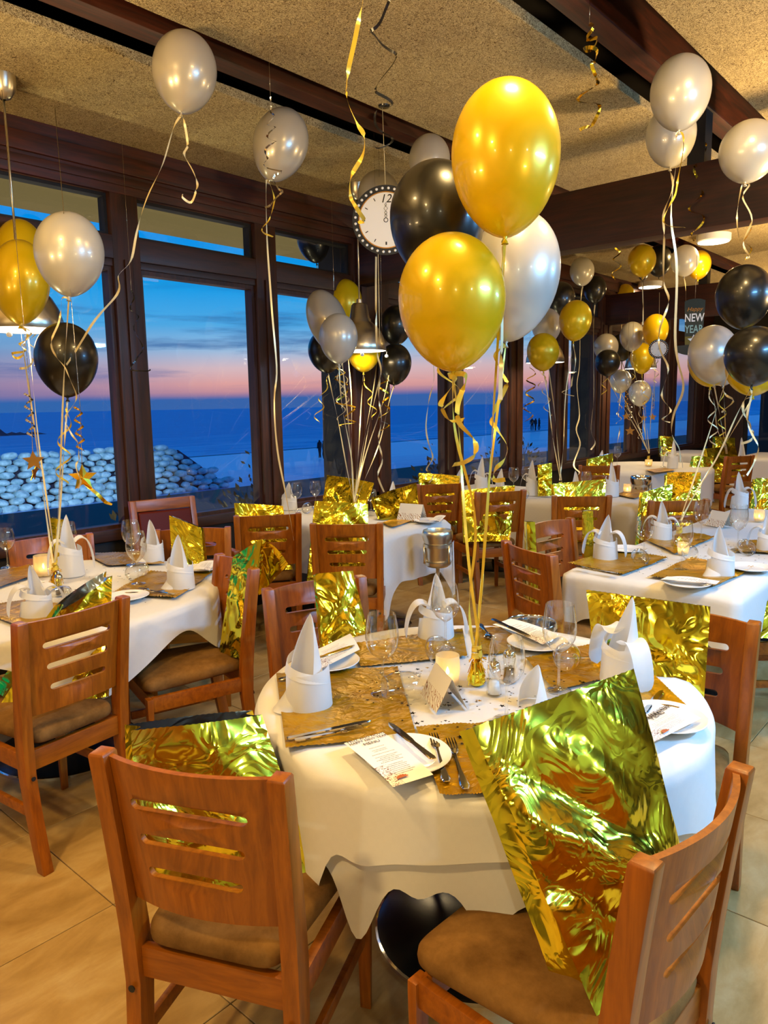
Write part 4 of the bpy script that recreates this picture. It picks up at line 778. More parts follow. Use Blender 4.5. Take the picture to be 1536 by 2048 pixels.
# ---- end wall with the glass door
EX = 14.0
struct(ob('wall_end', MB().box((EX+.02, -5, 2.5), (EX+.16, 4.5, 3.62)).mesh('wall', False), M_BLACKWOOD))
for k, (y0, y1) in enumerate(((3.9, 4.5), (2.9, 3.02), (1.9, 2.02), (.7, .9), (-5, -.3))):
    struct(ob('post', bev(MB().box((EX, y0, 0), (EX+.14, y1, 2.56)).mesh('post', False), .006), M_FRAME))
for k, (y0, y1) in enumerate(((3.02, 3.9), (2.02, 2.9), (.9, 1.9), (-.3, .7))):
    d = struct(empty('door_%d' % (k+1), (EX+.05, (y0+y1)/2, 0))); h = (y1-y0)/2
    ob('pane', MB().add([(0, -h, .05), (0, h, .05), (0, h, 2.5), (0, -h, 2.5)], [(0, 1, 2, 3)]).mesh('pane', False), M_PANE, d)
    for lo, hi in (((-.03, -h, 0), (.03, -h+.06, 2.5)), ((-.03, h-.06, 0), (.03, h, 2.5)), ((-.03, -h, 0), (.03, h, .12)), ((-.03, -h, 2.42), (.03, h, 2.5))):
        ob('door_frame', MB().box(lo, hi).mesh('frame', False), M_BLACKWOOD, d)
    if k == 1:
        P = [(-.09, -h+.12+.075*(1 if abs(a) < PI/2 else -1)*0+.0+.08*math.cos(a)*1.0, 1.12+.15*math.sin(a)) for a in []]
        lp = [(y, z) for y, z in ((-.07, -.12), (-.05, -.15), (.05, -.15), (.07, -.12), (.07, .12), (.05, .15), (-.05, .15), (-.07, .12), (-.07, -.12))]
        ob('pull_handle', sharp(MB().tube([(-.07, -h+.30+y, 1.16+z) for y, z in lp], .011, 8).mesh('handle')), M_CHROME, d)
struct(ob('wall_sky_block', MB().box((17.5, -5, -.3), (17.8, 4.55, 4)).mesh('wall', False), M_BLACKWOOD))  # dark wall added to keep the sky out of the door glass
# ================================================================== OUTSIDE
struct(ob('terrain_terrace', MB().box((-8, 4.7, -.5), (40, 14, -.3)).mesh('terrace', False), M_TERRACE))
struct(ob('soffit', bev(MB().box((-4, 4.66, 3.085), (14, 6.0, 3.2)).mesh('soffit', False), .01), M_SOFFIT))
struct(ob('terrain_beach', MB().grid(lambda u, v: (-200+700*u, 14+52*v, -3.2), 8, 8).mesh('beach'), M_SAND))
struct(ob('sea', MB().grid(lambda u, v: (-2500+5000*u, 2500*v*v, 0), 24, 24).mesh('sea'), M_SEA, None, (0, 62, -3.15)))
rng = random.Random(4)
hm = []
mb = MB()
def hill(u, v):
    x = -60+130*u; r = random.Random(int(u*200)); hgt = 17*max(0, 1-(max(0, u-.42)/.58))**1.3*(.75+.25*math.sin(u*21))+r.random()*2.2
    if u > .93: hgt *= .3
    return (x, 150+10*v, -3.3+hgt*(1-abs(v-.5)*2)*1.0 if 0 < v < 1 else -3.3)
mb.grid(hill, 160, 5)
struct(ob('terrain_headland', mb.mesh('headland', False), M_HILL))
# sea wall of pale boulders
bw = empty('stone_breakwater', (13, 36, -3.2), 0, 'long low breakwater of pale stones along the dark beach', 'breakwater')
ms = []
for s in range(4):
    r = random.Random(s); b = bmesh.new(); bmesh.ops.create_icosphere(b, subdivisions=2, radius=.5)
    for v in b.verts: v.co *= 1+.16*(r.random()-.5); 
    for v in b.verts: v.co.x *= 1.0; v.co.y *= .8; v.co.z *= .46
    for f in b.faces: f.smooth = True
    m = bpy.data.meshes.new('stone'); b.to_mesh(m); b.free(); m.materials.append(M_ROCK); ms.append(m)
ob('core', MB().loft([[(-7, .9, -.4), (15, .9, -.4), (15, 3, -.4), (-7, 3, -.4)], [(-7, 2.4, 2.3), (12, 2.4, 2.3), (12, 3, 2.3), (-7, 3, 2.3)]]).mesh('core', False), M_HILL, bw)
n = 0
for row in range(9):
    z = .12+row*.30; y = .55+row*.21
    cnt = 27-int(row*.6)
    for k in range(cnt):
        s_ = .70+.26*rng.random(); x = -6.4+k*.78+(row % 2)*.4+rng.uniform(-.1, .1)
        ob('stone', ms[rng.randrange(4)], M_ROCK, bw, (x, y+rng.uniform(-.06, .06), z+rng.uniform(-.03, .03)), (rng.uniform(-.2, .2), rng.uniform(-.15, .15), rng.uniform(0, 3))).scale = (s_, s_, s_)
ld = bpy.data.lights.new('assumed_floodlight', 'SPOT'); ld.energy = 36000; ld.color = (.62, .86, 1); ld.spot_size = .62; ld.spot_blend = .6; ld.shadow_soft_size = .2  # unseen lamp, assumed and added to light the pale breakwater stones
lo = bpy.data.objects.new('assumed_floodlight', ld); COL.objects.link(lo); lo.location = (6, 12, 3.6); lo.rotation_euler = (Vector((15, 37, -2.2))-Vector((6, 12, 3.6))).to_track_quat('-Z', 'Y').to_euler()
# unseen lamps added low on the terrace to wash the eave and the shrubs
for k, x in enumerate((.8, 2.6, 4.4, 6.6, 8.9)):
    r = empty('eave_fill_lamp', (x, 5.9, -.3), 0, 'unseen low lamp added outside to light the eave', 'lamp', 'unseen low lamps added to light the eave')
    ob('body', sharp(MB().lathe([(0, 0), (.07, 0), (.07, .12), (.05, .14), (0, .135)], 16).mesh('body')), M_BLACKMETAL, r)
    l = bpy.data.lights.new('eave_fill_light', 'AREA'); l.shape = 'DISK'; l.size = .09; l.energy = 60; l.color = (1, .84, .45)
    lo = bpy.data.objects.new('eave_fill_light', l); COL.objects.link(lo); lo.parent = r; lo.location = (0, 0, .15); lo.rotation_euler = (PI, 0, 0)
# shrubs under the windows
def shrub(x, y, h, wd, seed, label):
    r = random.Random(seed); mb = MB()
    for k in range(800):
        a = r.uniform(0, 2*PI); q = r.random()**.5*wd; z = r.random()*h*(1-.5*q/wd)
        c = Vector((q*math.cos(a), q*math.sin(a), z)); d = Vector((math.cos(a)*r.random(), math.sin(a)*r.random(), r.uniform(.2, 1))).normalized(); L = r.uniform(.035, .10); s_ = d.cross(Vector((r.random()-.5, r.random()-.5, r.random()-.5))).normalized()*L*.22
        mb.add([c, c+d*L*.5+s_, c+d*L, c+d*L*.5-s_], [(0, 1, 2, 3)])
    root = empty('shrub', (x, y, -.3), 0, label, 'shrub')
    ob('stem', MB().tube([(0, 0, 0), (.02, .01, h*.45), (-.02, 0, h*.8)], [.02, .015, .006], 6).mesh('stem'), M_LEAF, root)
    o = ob('foliage', mb.mesh('foliage', False), M_LEAF, root); o['kind'] = 'stuff'
for k, (x, lab) in enumerate(((3.15, 'low dry shrub outside under the second window sill'), (4.25, 'low dry shrub outside before the third window'), (5.75, 'dark shrub outside beside the thick brown post'), (7.0, 'dark dry shrub outside the fifth window'), (8.2, 'dark bushy shrub outside the sixth window'), (8.95, 'dark shrub outside by the far thick post'))):
    shrub(x, 5.3, 1.42+.12*(k % 2), .46, 50+k, lab)
# walkers on the wet sand
def person(x, y, z, s, seed, label):
    r = random.Random(seed); mb = MB()
    prof = [(.05, 0), (.07, .05), (.075, .45), (.10, .8), (.16, .95), (.15, 1.1), (.19, 1.32), (.20, 1.42), (.07, 1.5), (.06, 1.55), (.10, 1.62), (.105, 1.68), (.09, 1.75), (.03, 1.8)]
    V = []
    verts = [(0, 0, .92), (0, 0, 1.2), (0, 0, 1.45), (0, 0, 1.56), (0, .02, 1.70), (.09, 0, .85), (.12, .06, .45), (.11, .0, .05), (-.09, 0, .85), (-.12, -.08, .45), (-.12, -.04, .05), (.2, 0, 1.42), (.25, .02, 1.15), (.24, .08, .9), (-.2, 0, 1.42), (-.25, .0, 1.15), (-.24, .06, .9)]
    ed = [(0, 1), (1, 2), (2, 3), (3, 4), (0, 5), (5, 6), (6, 7), (0, 8), (8, 9), (9, 10), (2, 11), (11, 12), (12, 13), (2, 14), (14, 15), (15, 16)]
    rad = [.15, .15, .15, .06, .11, .10, .07, .05, .10, .07, .05, .07, .05, .04, .07, .05, .04]
    m = bpy.data.meshes.new('person'); m.from_pydata(verts, ed, []); o = ob('person', m, M_SILH, None, (x, y, z), (0, 0, seed))
    sk = o.modifiers.new('skin', 'SKIN'); 
    for i, v in enumerate(m.skin_vertices[0].data): v.radius = (rad[i], rad[i]); v.use_root = (i == 0)
    o.modifiers.new('sub', 'SUBSURF').levels = 1; o.scale = (s, s, s); tag(o, label, 'person', 'walkers on the beach')
    return o
person(46.79, 49.07, -3.2, 1.0, 0, 'dark walker on the wet sand, window side of a close pair')
person(46.09, 47.81, -3.2, 1.0, 1, 'dark walker on the wet sand, inner one of a close pair')
person(109.63, 63.54, -3.2, 1.25, 2, 'dark walker far along the beach, first of three')
person(109.78, 62.97, -3.2, 1.25, 3, 'dark walker far along the beach, middle of three')
person(111.89, 63.50, -3.2, 1.25, 4, 'dark walker far along the beach, third of three')

# ================================================================== LAMPS
def disc_lamp(i, x, y, p, c=WARM):
    labs = {4: 'white disc lamp on the ceiling just beyond the cross beam', 5: 'white drum lamp on the far ceiling by the second cross beam'}
    # the panel strips carry the lamps
    r = empty('ceiling_lamp', (x, y, ZC-.07), 0, labs.get(i, 'unseen white round ceiling lamp assumed or added to light the room'), 'lamp', 'round ceiling lamps above the tables')
    ob('housing', sharp(MB().lathe([(.15, 0), (.165, .01), (.165, .07), (.0, .07)], 32).mesh('housing')), M_WHITEPAINT, r)
    ob('diffuser', MB().lathe([(.0, -.002), (.15, -.002)], 32).mesh('diffuser'), M_LAMPGLOW, r)
    l = bpy.data.lights.new('ceiling_lamp_light', 'AREA'); l.shape = 'DISK'; l.size = .2; l.energy = p; l.color = c
    lo = bpy.data.objects.new('ceiling_lamp_light', l); COL.objects.link(lo); lo.parent = r; lo.location = (0, 0, -.012)
for i, t in enumerate(DISC_LAMPS): disc_lamp(i, *t)
for t in BAR_FILL_LAMPS: disc_lamp(99, *t)
for i, (x, y, p) in enumerate(ASSUMED_TUBES):  # unseen lamps added to cast the blue light, their tube form assumed
    r = empty('assumed_tube_lamp', (x, y, 2.55), 0, 'unseen cool tube lamp assumed on the bar side for the blue light', 'lamp', 'unseen cool tube lamps assumed on the bar side')
    ob('housing', bev(MB().box((-.6, -.06, 0), (.6, .06, .05)).mesh('housing', False), .01), M_WHITEPAINT, r)
    ob('tube', MB().tube([(-.58, 0, -.02), (.58, 0, -.02)], .018, 10).mesh('tube'), M_COOLGLOW, r)
    for s in (-.5, .5): ob('rod', MB().tube([(s, 0, .05), (s, 0, .62)], .006, 6).mesh('rod'), M_CHROME, r)
    l = bpy.data.lights.new('assumed_tube_light', 'AREA'); l.shape = 'RECTANGLE'; l.size = 1.15; l.size_y = .08; l.energy = p; l.color = COOL
    lo = bpy.data.objects.new('assumed_tube_light', l); COL.objects.link(lo); lo.parent = r; lo.location = (0, 0, -.05); lo.rotation_euler = (math.radians(38), 0, 0)
PL_LAB = ['steel bell pendant lamp behind the golden balloons of the window table', 'steel bell pendant lamp hanging beside the cream balloon', 'steel bell pendant lamp behind the gold balloon, third of the row', 'steel bell pendant lamp behind the far balloon bunch']
for i, (x, y, p) in enumerate(PENDANTS):
    r = empty('pendant_lamp', (x, y, 1.965), 0, PL_LAB[i], 'lamp', 'steel pendant lamps along the windows')
    pr = [(.2, 0), (.203, .004), (.197, .05), (.18, .11), (.15, .165), (.11, .205), (.088, .225), (.088, .24), (.078, .25), (.062, .345), (.05, .36), (.0, .362)]
    ob('shade', sharp(MB().lathe(pr, 40).mesh('shade'), 50), M_STEEL, r)
    ob('diffuser', MB().lathe([(.0, .012), (.19, .012), (.199, .002)], 40).mesh('diffuser'), M_LAMPGLOW, r)
    ob('cap', sharp(MB().lathe([(.022, .36), (.02, .39), (.006, .40), (0, .40)], 16).mesh('cap')), M_STEEL, r)
    ob('cable', MB().tube([(0, 0, .39), (0, 0, 1.15)], .006, 6).mesh('cable'), M_STEEL, r)
    ob('canopy', sharp(MB().lathe([(.012, 1.12), (.035, 1.13), (.06, 1.17), (.066, 1.235), (0, 1.235)], 24).mesh('canopy')), M_STEEL, r)
    for s in (-.13, .15): 
        if i < 2: ob('glass_drop', MB().tube([(s, -.14, .0), (s, -.14, -.03)], .002, 4).lathe([(.0, -.052), (.011, -.048), (.015, -.038), (.011, -.028), (0, -.024)], 10, (s, -.14, 0)).mesh('drop'), M_WHITEPAINT, r)
    l = bpy.data.lights.new('pendant_light', 'AREA'); l.shape = 'DISK'; l.size = .34; l.energy = p; l.color = (1, .70, .32)
    lo = bpy.data.objects.new('pendant_light', l); COL.objects.link(lo); lo.parent = r; lo.location = (0, 0, -.01)
for i, (x, y, p) in enumerate(FILL_UPLIGHTS):
    r = empty('fill_uplighter', (x, y, 0), 0, 'unseen floor uplighter added to brighten the ceiling', 'lamp', 'unseen floor uplighters added to brighten the ceiling')
    ob('base', sharp(MB().lathe([(0, .03), (.14, .02), (.15, 0), (0, 0)], 24).mesh('base')), M_BLACKMETAL, r)
    ob('pole', MB().tube([(0, 0, .02), (0, 0, 1.86)], .014, 10).mesh('pole'), M_STEEL, r)
    ob('bowl', sharp(MB().lathe([(0, 1.85), (.05, 1.86), (.16, 1.95), (.165, 1.955), (.05, 1.88), (0, 1.875)], 28).mesh('bowl')), M_STEEL, r)
    l = bpy.data.lights.new('fill_uplight', 'AREA'); l.shape = 'DISK'; l.size = .26; l.energy = p; l.color = (1, .68, .30)
    lo = bpy.data.objects.new('fill_uplight', l); COL.objects.link(lo); lo.parent = r; lo.location = (0, 0, 1.96); lo.rotation_euler = (PI, 0, 0)
# small smoke detector and recessed spot on the far panel
sp = tag(ob('downlight', sharp(MB().lathe([(.0, .0), (.05, -.002), (.075, -.012), (.085, -.004), (.085, .0)], 24).mesh('downlight')), M_BLACKMETAL, None, (6.95, 1.98, ZC)), 'small dark recessed downlight in the far ceiling board', 'downlight')
# ================================================================== CHAIRS
def make_chair(label):
    r = empty('dining_chair', (0, 0, 0), 0, label, 'chair', 'wooden dining chairs around the tables')
    px = lambda z: (-.052 if z < 0 else -.05*(1-min(z, .36)/.36)**1.4+.0) if z < .40 else (-.055*((z-.40)/.48)**1.25)
    hwt = lambda z: .178+.016*(z/.88)
    for s in (-1, 1):
        rings = []
        for z in (0, .10, .22, .34, .46, .58, .70, .80, .874, .88):
            a = .019 if z < .875 else .016; d = (.021+.006*(1-abs(z-.45)/.45)) if z < .875 else .019
            x = px(z); y = s*hwt(z)
            rings.append([(x-d, y-a, z), (x+d, y-a, z), (x+d, y+a, z), (x-d, y+a, z)])
        rl_ = ob('rear_leg', bev(MB().loft(rings).mesh('rear_leg', False), .004), M_CHAIR, r)
        rings = [[(.40-d+.02, s*.185-d*.9, z), (.40+d+.0, s*.185-d*.9, z), (.40+d+.0, s*.185+d*.9, z), (.40-d+.02, s*.185+d*.9, z)] for z, d in ((0, .016), (.38, .022), (.412, .022))]
        ob('front_leg', bev(MB().loft(rings).mesh('front_leg', False), .003), M_CHAIR, r)
        ob('side_rail', bev(MB().box((.01, s*.186-.011, .355), (.40, s*.186+.011, .415)).mesh('side_rail', False), .003), M_CHAIRX, r)
        ob('side_stretcher', bev(MB().box((-.03, s*.184-.008, .19), (.395, s*.184+.008, .225)).mesh('side_stretcher', False), .003), M_CHAIRX, r)
        ob('bolt', sharp(MB().lathe([(0, 0), (.007, 0), (.008, .003), (.0, .003)], 12).mesh('bolt')), M_BLACK, rl_, (-.032, s*.182, .335), (0, -PI/2, 0))
    ob('front_rail', bev(MB().box((.386, -.17, .355), (.408, .17, .415)).mesh('front_rail', False), .003), M_CHAIRX, r)
    ob('back_rail', bev(MB().box((-.014, -.17, .352), (.008, .17, .422)).mesh('back_rail', False), .003), M_CHAIRX, r)
    # curved back panel with three slots
    W = .172
    out = []
    N = 16
    for k in range(N+1): u = -W+2*W*k/N; out.append((u, .540+.012*(1-(u/W)**2)))
    for k in range(N+1): u = W-2*W*k/N; out.append((u, .872-.010*(1-(u/W)**2)*-.4))
    holes = [stadium(0, z, hw, .0115) for z, hw in ((.784, .120), (.708, .110), (.634, .102))]
    def bend(u, v, w_):
        q = u/W; k = 1+.09*(v-.51)/.36
        return (px(v)-.042*(1-q*q)+.006+w_, u*k*1.0, v)
    ob('back_panel', plate(out, holes, .013, bend), M_CHAIR, r)
    # padded seat
    def seat(u, v):
        a = u*2*PI; e = .22
        cx = abs(math.cos(a))**e*math.copysign(1, math.cos(a)); cy = abs(math.sin(a))**e*math.copysign(1, math.sin(a))
        ph = v*PI; rr = math.sin(ph)**.34 if 0 < v < 1 else 0
        z = .457+.034*math.copysign(abs(math.cos(ph))**.6, -math.cos(ph))+(.008*(1-rr*rr) if v > .5 else 0)
        return (.203+.226*cx*rr, cy*rr*(.178+.022*cx), z)
    ob('seat', fixn(MB().grid(seat, 64, 15, True).mesh('seat')), M_SUEDE, r)
    return r
proto = None
CHAIR_ROOTS = []
for lab, x, y, a in CHAIRS:
    if proto is None: proto = make_chair(lab); c = proto
    else: c = copy_tree(proto)
    c['label'] = lab; c.location = (x+.04*math.cos(math.radians(a)), y+.04*math.sin(math.radians(a)), 0); c.rotation_euler = (0, 0, math.radians(a)); CHAIR_ROOTS.append(c)
# leather armchair by the window
ax, ay, aa = ARMCHAIR
r = empty('armchair', (ax, ay, 0), math.radians(aa), 'armchair with oxblood leather back in a light wooden frame, by the window', 'chair')
for s in (-1, 1):
    ob('rear_leg', bev(MB().loft([[(x-.02, s*.2-.02, z), (x+.02, s*.2-.02, z), (x+.02, s*.2+.02, z), (x-.02, s*.2+.02, z)] for x, z in ((0, 0), (.02, .45), (-.06, .97))]).mesh('rear_leg', False), .004), M_CHAIR, r)
    ob('front_leg', bev(MB().box((.44, s*.24-.02, 0), (.48, s*.24+.02, .64)).mesh('front_leg', False), .004), M_CHAIR, r)
    ob('armrest', bev(MB().box((-.02, s*.24-.025, .64), (.5, s*.24+.025, .67)).mesh('armrest', False), .008), M_CHAIR, r)
def plank(z0, z1): return bev(MB().loft([[(x-.015, -.19, z), (x+.015, -.19, z), (x+.015, .19, z), (x-.015, .19, z)] for x, z in ((.02-.08*(z0-.45)/.52, z0), (.02-.08*(z1-.45)/.52, z1))]).mesh('back_rail', False), .004)
ob('back_rail', plank(.90, .97), M_CHAIRX, r); ob('back_rail', plank(.52, .57), M_CHAIRX, r)
ob('back_pad', bev(MB().loft([[(x-.02, -.175, z), (x+.03, -.175, z), (x+.03, .175, z), (x-.02, .175, z)] for x, z in ((.01, .575), (-.05, .895))]).mesh('back_pad', False), .014, 3), M_LEATHER, r)
ob('seat', bev(MB().box((.02, -.21, .38), (.47, .21, .47)).mesh('seat', False), .02, 3), M_LEATHER, r)
# ================================================================== TABLES AND CLOTHS
def perim_round(r, n=180): return [(r*math.cos(2*PI*k/n), r*math.sin(2*PI*k/n), math.cos(2*PI*k/n), math.sin(2*PI*k/n)) for k in range(n)]
def perim_rect(hx, hy, rad=.03, n=200):
    P = []; cs = [(hx-rad, hy-rad, 0), (-hx+rad, hy-rad, PI/2), (-hx+rad, -hy+rad, PI), (hx-rad, -hy+rad, 3*PI/2)]
    for i, (cx, cy, a0) in enumerate(cs):
        for k in range(9): a = a0+PI/2*k/8; P.append((cx+rad*math.cos(a), cy+rad*math.sin(a), math.cos(a), math.sin(a)))
        nx, ny, na = cs[(i+1) % 4]; ex, ey = P[-1][:2]; sx, sy = nx+rad*math.cos(na), ny+rad*math.sin(na); m = int(n/4)
        for k in range(1, m): t = k/m; P.append((ex+(sx-ex)*t, ey+(sy-ey)*t, math.cos(na), math.sin(na)))
    return P
def cloth_obj(per, drop, fold, z=.75, lift=0.0, rows=16):
    n = len(per); mb = MB(); V = [(0, 0, z+lift)]; F = []
    V += [(x*.5, y*.5, z+lift) for x, y, a, b in per]+[(x*.97, y*.97, z+lift) for x, y, a, b in per]
    for k in range(n):
        k2 = (k+1) % n; F.append((0, 1+k, 1+k2)); F.append((1+k, 1+n+k, 1+n+k2, 1+k2))
    base = 1+n
    for j in range(1, rows+1):
        t = j/rows
        for k, (x, y, a, b) in enumerate(per):
            s = drop(k/n)*t; edge = min(1, s/.03)
            d = .004+lift*.6+.012*edge+fold(k/n, s)
            V.append((x+a*d, y+b*d, z+lift-s-.0))
        b0 = 1+n*j if j > 0 else base
        for k in range(n):
            k2 = (k+1) % n; F.append((1+n*j+k, 1+n*(j+1)+k, 1+n*(j+1)+k2, 1+n*j+k2))
    mb.add(V, F); m = fixn(mb.mesh('cloth')); return m
def bumps(u, L):
    s = 0
    for c, wd, A in L:
        d = abs(u-c); d = min(d, 1-d); s += A*math.exp(-(d/wd)**2)
    return s
def folds(seed, amp, nlist):
    r = random.Random(seed); ph = [(n_, r.uniform(0, 2*PI), r.uniform(.5, 1)) for n_ in nlist]
    return lambda u, s: amp*(s/.3)*sum(A*(math.cos(2*PI*n_*u+p)) for n_, p, A in ph)/len(ph)+.02*s
def pedestal(x, y, R, tr, label, rect=None):
    t = empty('pedestal_table', (x, y, 0), 0, label, 'table')
    top = MB().lathe([(0, .70), (tr-.06, .70), (tr-.05, .705), (tr-.05, .736), (0, .738)], 48).mesh('tabletop') if rect is None else MB().box((-rect[0]+.05, -rect[1]+.05, .70), (rect[0]-.05, rect[1]-.05, .737)).mesh('tabletop', False)
    ob('tabletop', sharp(top), M_BLACKWOOD, t)
    cs = [(0, 0)] if rect is None else [(0, -rect[1]*.5), (0, rect[1]*.5)] if rect[1] > rect[0] else [(-rect[0]*.5, 0), (rect[0]*.5, 0)]
    for cx, cy in cs:
        ob('column', sharp(MB().lathe([(.04, .02), (.04, .715)], 20, (cx, cy, 0)).mesh('column')), M_CHROME if rect is None else M_BLACKMETAL, t)
        ob('base', sharp(MB().lathe([(0, .052), (.05, .05), (R*.9, .022), (R*.98, .014)], 48, (cx, cy, 0)).mesh('base')), M_BLACKMETAL, t)
        ob('base_rim', sharp(MB().lathe([(R*.98, .015), (R, .012), (R, .0), (R*.98, .0)], 48, (cx, cy, 0)).mesh('base_rim')), M_CHROME, t)
    return t
T1C = (1.69, 1.15)
pedestal(1.67, 1.14, .30, .595, 'round pedestal table nearest us, black base with a shiny rim')
ang = lambda d: (d % 360)/360
T1F = folds(3, .058, (5, 9, 15))
under = lambda u: .215+.012*math.sin(2*PI*5*u)+bumps(u, [(ang(190), .014, .16), (ang(216), .013, .085), (ang(203), .01, .03), (ang(262), .03, .12), (ang(310), .04, .2), (ang(100), .05, .2), (ang(20), .05, .2)])
over = lambda u: .135+.012*math.sin(2*PI*9*u+1)+bumps(u, [(ang(178), .013, .26), (ang(190), .02, .05), (ang(285), .06, .12), (ang(30), .05, .12), (ang(110), .05, .10)])
tag(ob('tablecloth', cloth_obj(perim_round(.598, 300), under, T1F, .743, 0, 20), M_CLOTH, None, (T1C[0], T1C[1], 0)), 'lower white cloth with hanging corners on the round table', 'tablecloth', 'white tablecloths')
tag(ob('tablecloth', cloth_obj(perim_round(.604, 300), over, lambda u, s_: T1F(u, s_)+.006+.04*s_, .743, .004, 18), M_CLOTH, None, (T1C[0], T1C[1], 0)), 'upper white cloth with scalloped hem on the round table', 'tablecloth', 'white tablecloths')
T2C = (1.47, 3.28)
pedestal(1.45, 3.26, .32, .70, 'round pedestal table by the window, under white cloth')
tag(ob('tablecloth', cloth_obj(perim_round(.70), lambda u: .12+.02*math.sin(2*PI*6*u)+bumps(u, [(ang(306), .03, .13), (ang(256), .05, .14), (ang(160), .05, .2), (ang(70), .05, .2)]), folds(5, .045, (5, 12)), .743, 0, 16), M_CLOTH, None, (T2C[0], T2C[1], 0)), 'white cloth hanging in folds from the round window table', 'tablecloth', 'white tablecloths')
def rect_table(x0, x1, y0, y1, label, clab, seed, dr=.36, cor=.12):
    cx, cy, hx, hy = (x0+x1)/2, (y0+y1)/2, (x1-x0)/2, (y1-y0)/2
    pedestal(cx, cy, .22, 0, label, (hx, hy))
    per = perim_rect(hx, hy); n = len(per)
    cu = [k/n for k in (4, 4+n//4, 4+n//2, 4+3*n//4)]
    tag(ob('tablecloth', cloth_obj(per, lambda u: dr+bumps(u, [(c, .03, cor) for c in cu]), folds(seed, .02, (7, 13, 22)), .743, 0, 16), M_CLOTH, None, (cx, cy, 0)), clab, 'tablecloth', 'white tablecloths')
rect_table(3.42, 4.15, 3.05, 4.42, 'rectangular table standing endwise to the window beside the wine cooler', 'white cloth with a long hanging corner beside the wine cooler', 11, .34, .22)
rect_table(3.18, 5.9, .87, 1.66, 'rectangular table with pleated white cloth beyond the round table', 'white cloth of the rectangular table, one end in cool blue light', 12, .20, .12)
rect_table(5.42, 6.25, 2.26, 4.25, 'middle table standing endwise to the window, behind slatted chairs', 'white cloth of the middle table behind the slatted chairs', 13, .55, .08)
pedestal(9.05, 3.6, .3, .72, 'far round table near the window corner under white cloth')
tag(ob('tablecloth', cloth_obj(perim_round(.74), lambda u: .45+.03*math.sin(2*PI*6*u), folds(15, .04, (6, 11)), .743, 0, 12), M_CLOTH, None, (9.05, 3.6, 0)), 'white cloth of the far round table by the fourth lamp', 'tablecloth', 'white tablecloths')
rect_table(10.9, 12.2, 2.45, 3.15, 'far rectangular table before the glass door', 'white cloth of the far table before the glass door', 16, .4)
rect_table(11.3, 12.3, 3.75, 4.3, 'far small table in the window corner', 'white cloth of the small table in the far window corner', 17, .4)
rect_table(6.55, 7.6, .95, 1.45, 'table cut by the frame beyond the rectangular table', 'white cloth beyond the wood chairs near the frame edge', 18, .4)
# ================================================================== BALLOONS
def smooth_path(P, sub=5):
    V = [Vector(p) for p in P]; Q = []
    for i in range(len(V)-1):
        p0, p1, p2, p3 = V[max(i-1, 0)], V[i], V[i+1], V[min(i+2, len(V)-1)]
        for k in range(sub):
            t = k/sub; Q.append(.5*((2*p1)+(p2-p0)*t+(2*p0-5*p1+4*p2-p3)*t*t+(3*p1-p0-3*p2+p3)*t**3))
    Q.append(V[-1]); return Q
def balloon_mesh(D, L):
    pr = []
    a = D/2; N = 26
    for k in range(N+1):
        ph = PI*k/N; c = math.cos(ph)
        r_ = a*math.sin(ph)**(1.0 if c > 0 else 1.22) if 0 < k < N else 0
        z = (L*.44*c if c > 0 else L*.52*c*(1.0))
        pr.append((max(r_, .004 if k == N else 0), z))
    return MB().lathe(pr, 40).mesh('balloon')
bal_rng = random.Random(9)
def curve_pts(a, b, sway, n=28, seed=0):
    r = random.Random(seed); a, b = Vector(a), Vector(b); d = b-a; sx = Vector((r.uniform(-1, 1), r.uniform(-1, 1), 0)); P = []
    w1, w2 = r.uniform(1, 2.2), r.uniform(0, 6)
    for i in range(n):
        t = i/(n-1); P.append(tuple(a+d*t+sx*(sway*math.sin(PI*t)*math.sin(w1*PI*t+w2))))
    return P
def curl(p, length, rad, turns, seed, n=60):
    r = random.Random(seed); ph = r.uniform(0, 6); P = []; dx, dy = r.uniform(-.25, .25), r.uniform(-.25, .25)
    for i in range(n):
        t = i/(n-1); a = ph+turns*2*PI*t**1.3; q = rad*min(1, t*2.5)
        P.append((p[0]+dx*length*t+q*math.cos(a)-rad*0, p[1]+dy*length*t+q*math.sin(a), p[2]-length*t+.0))
    return P
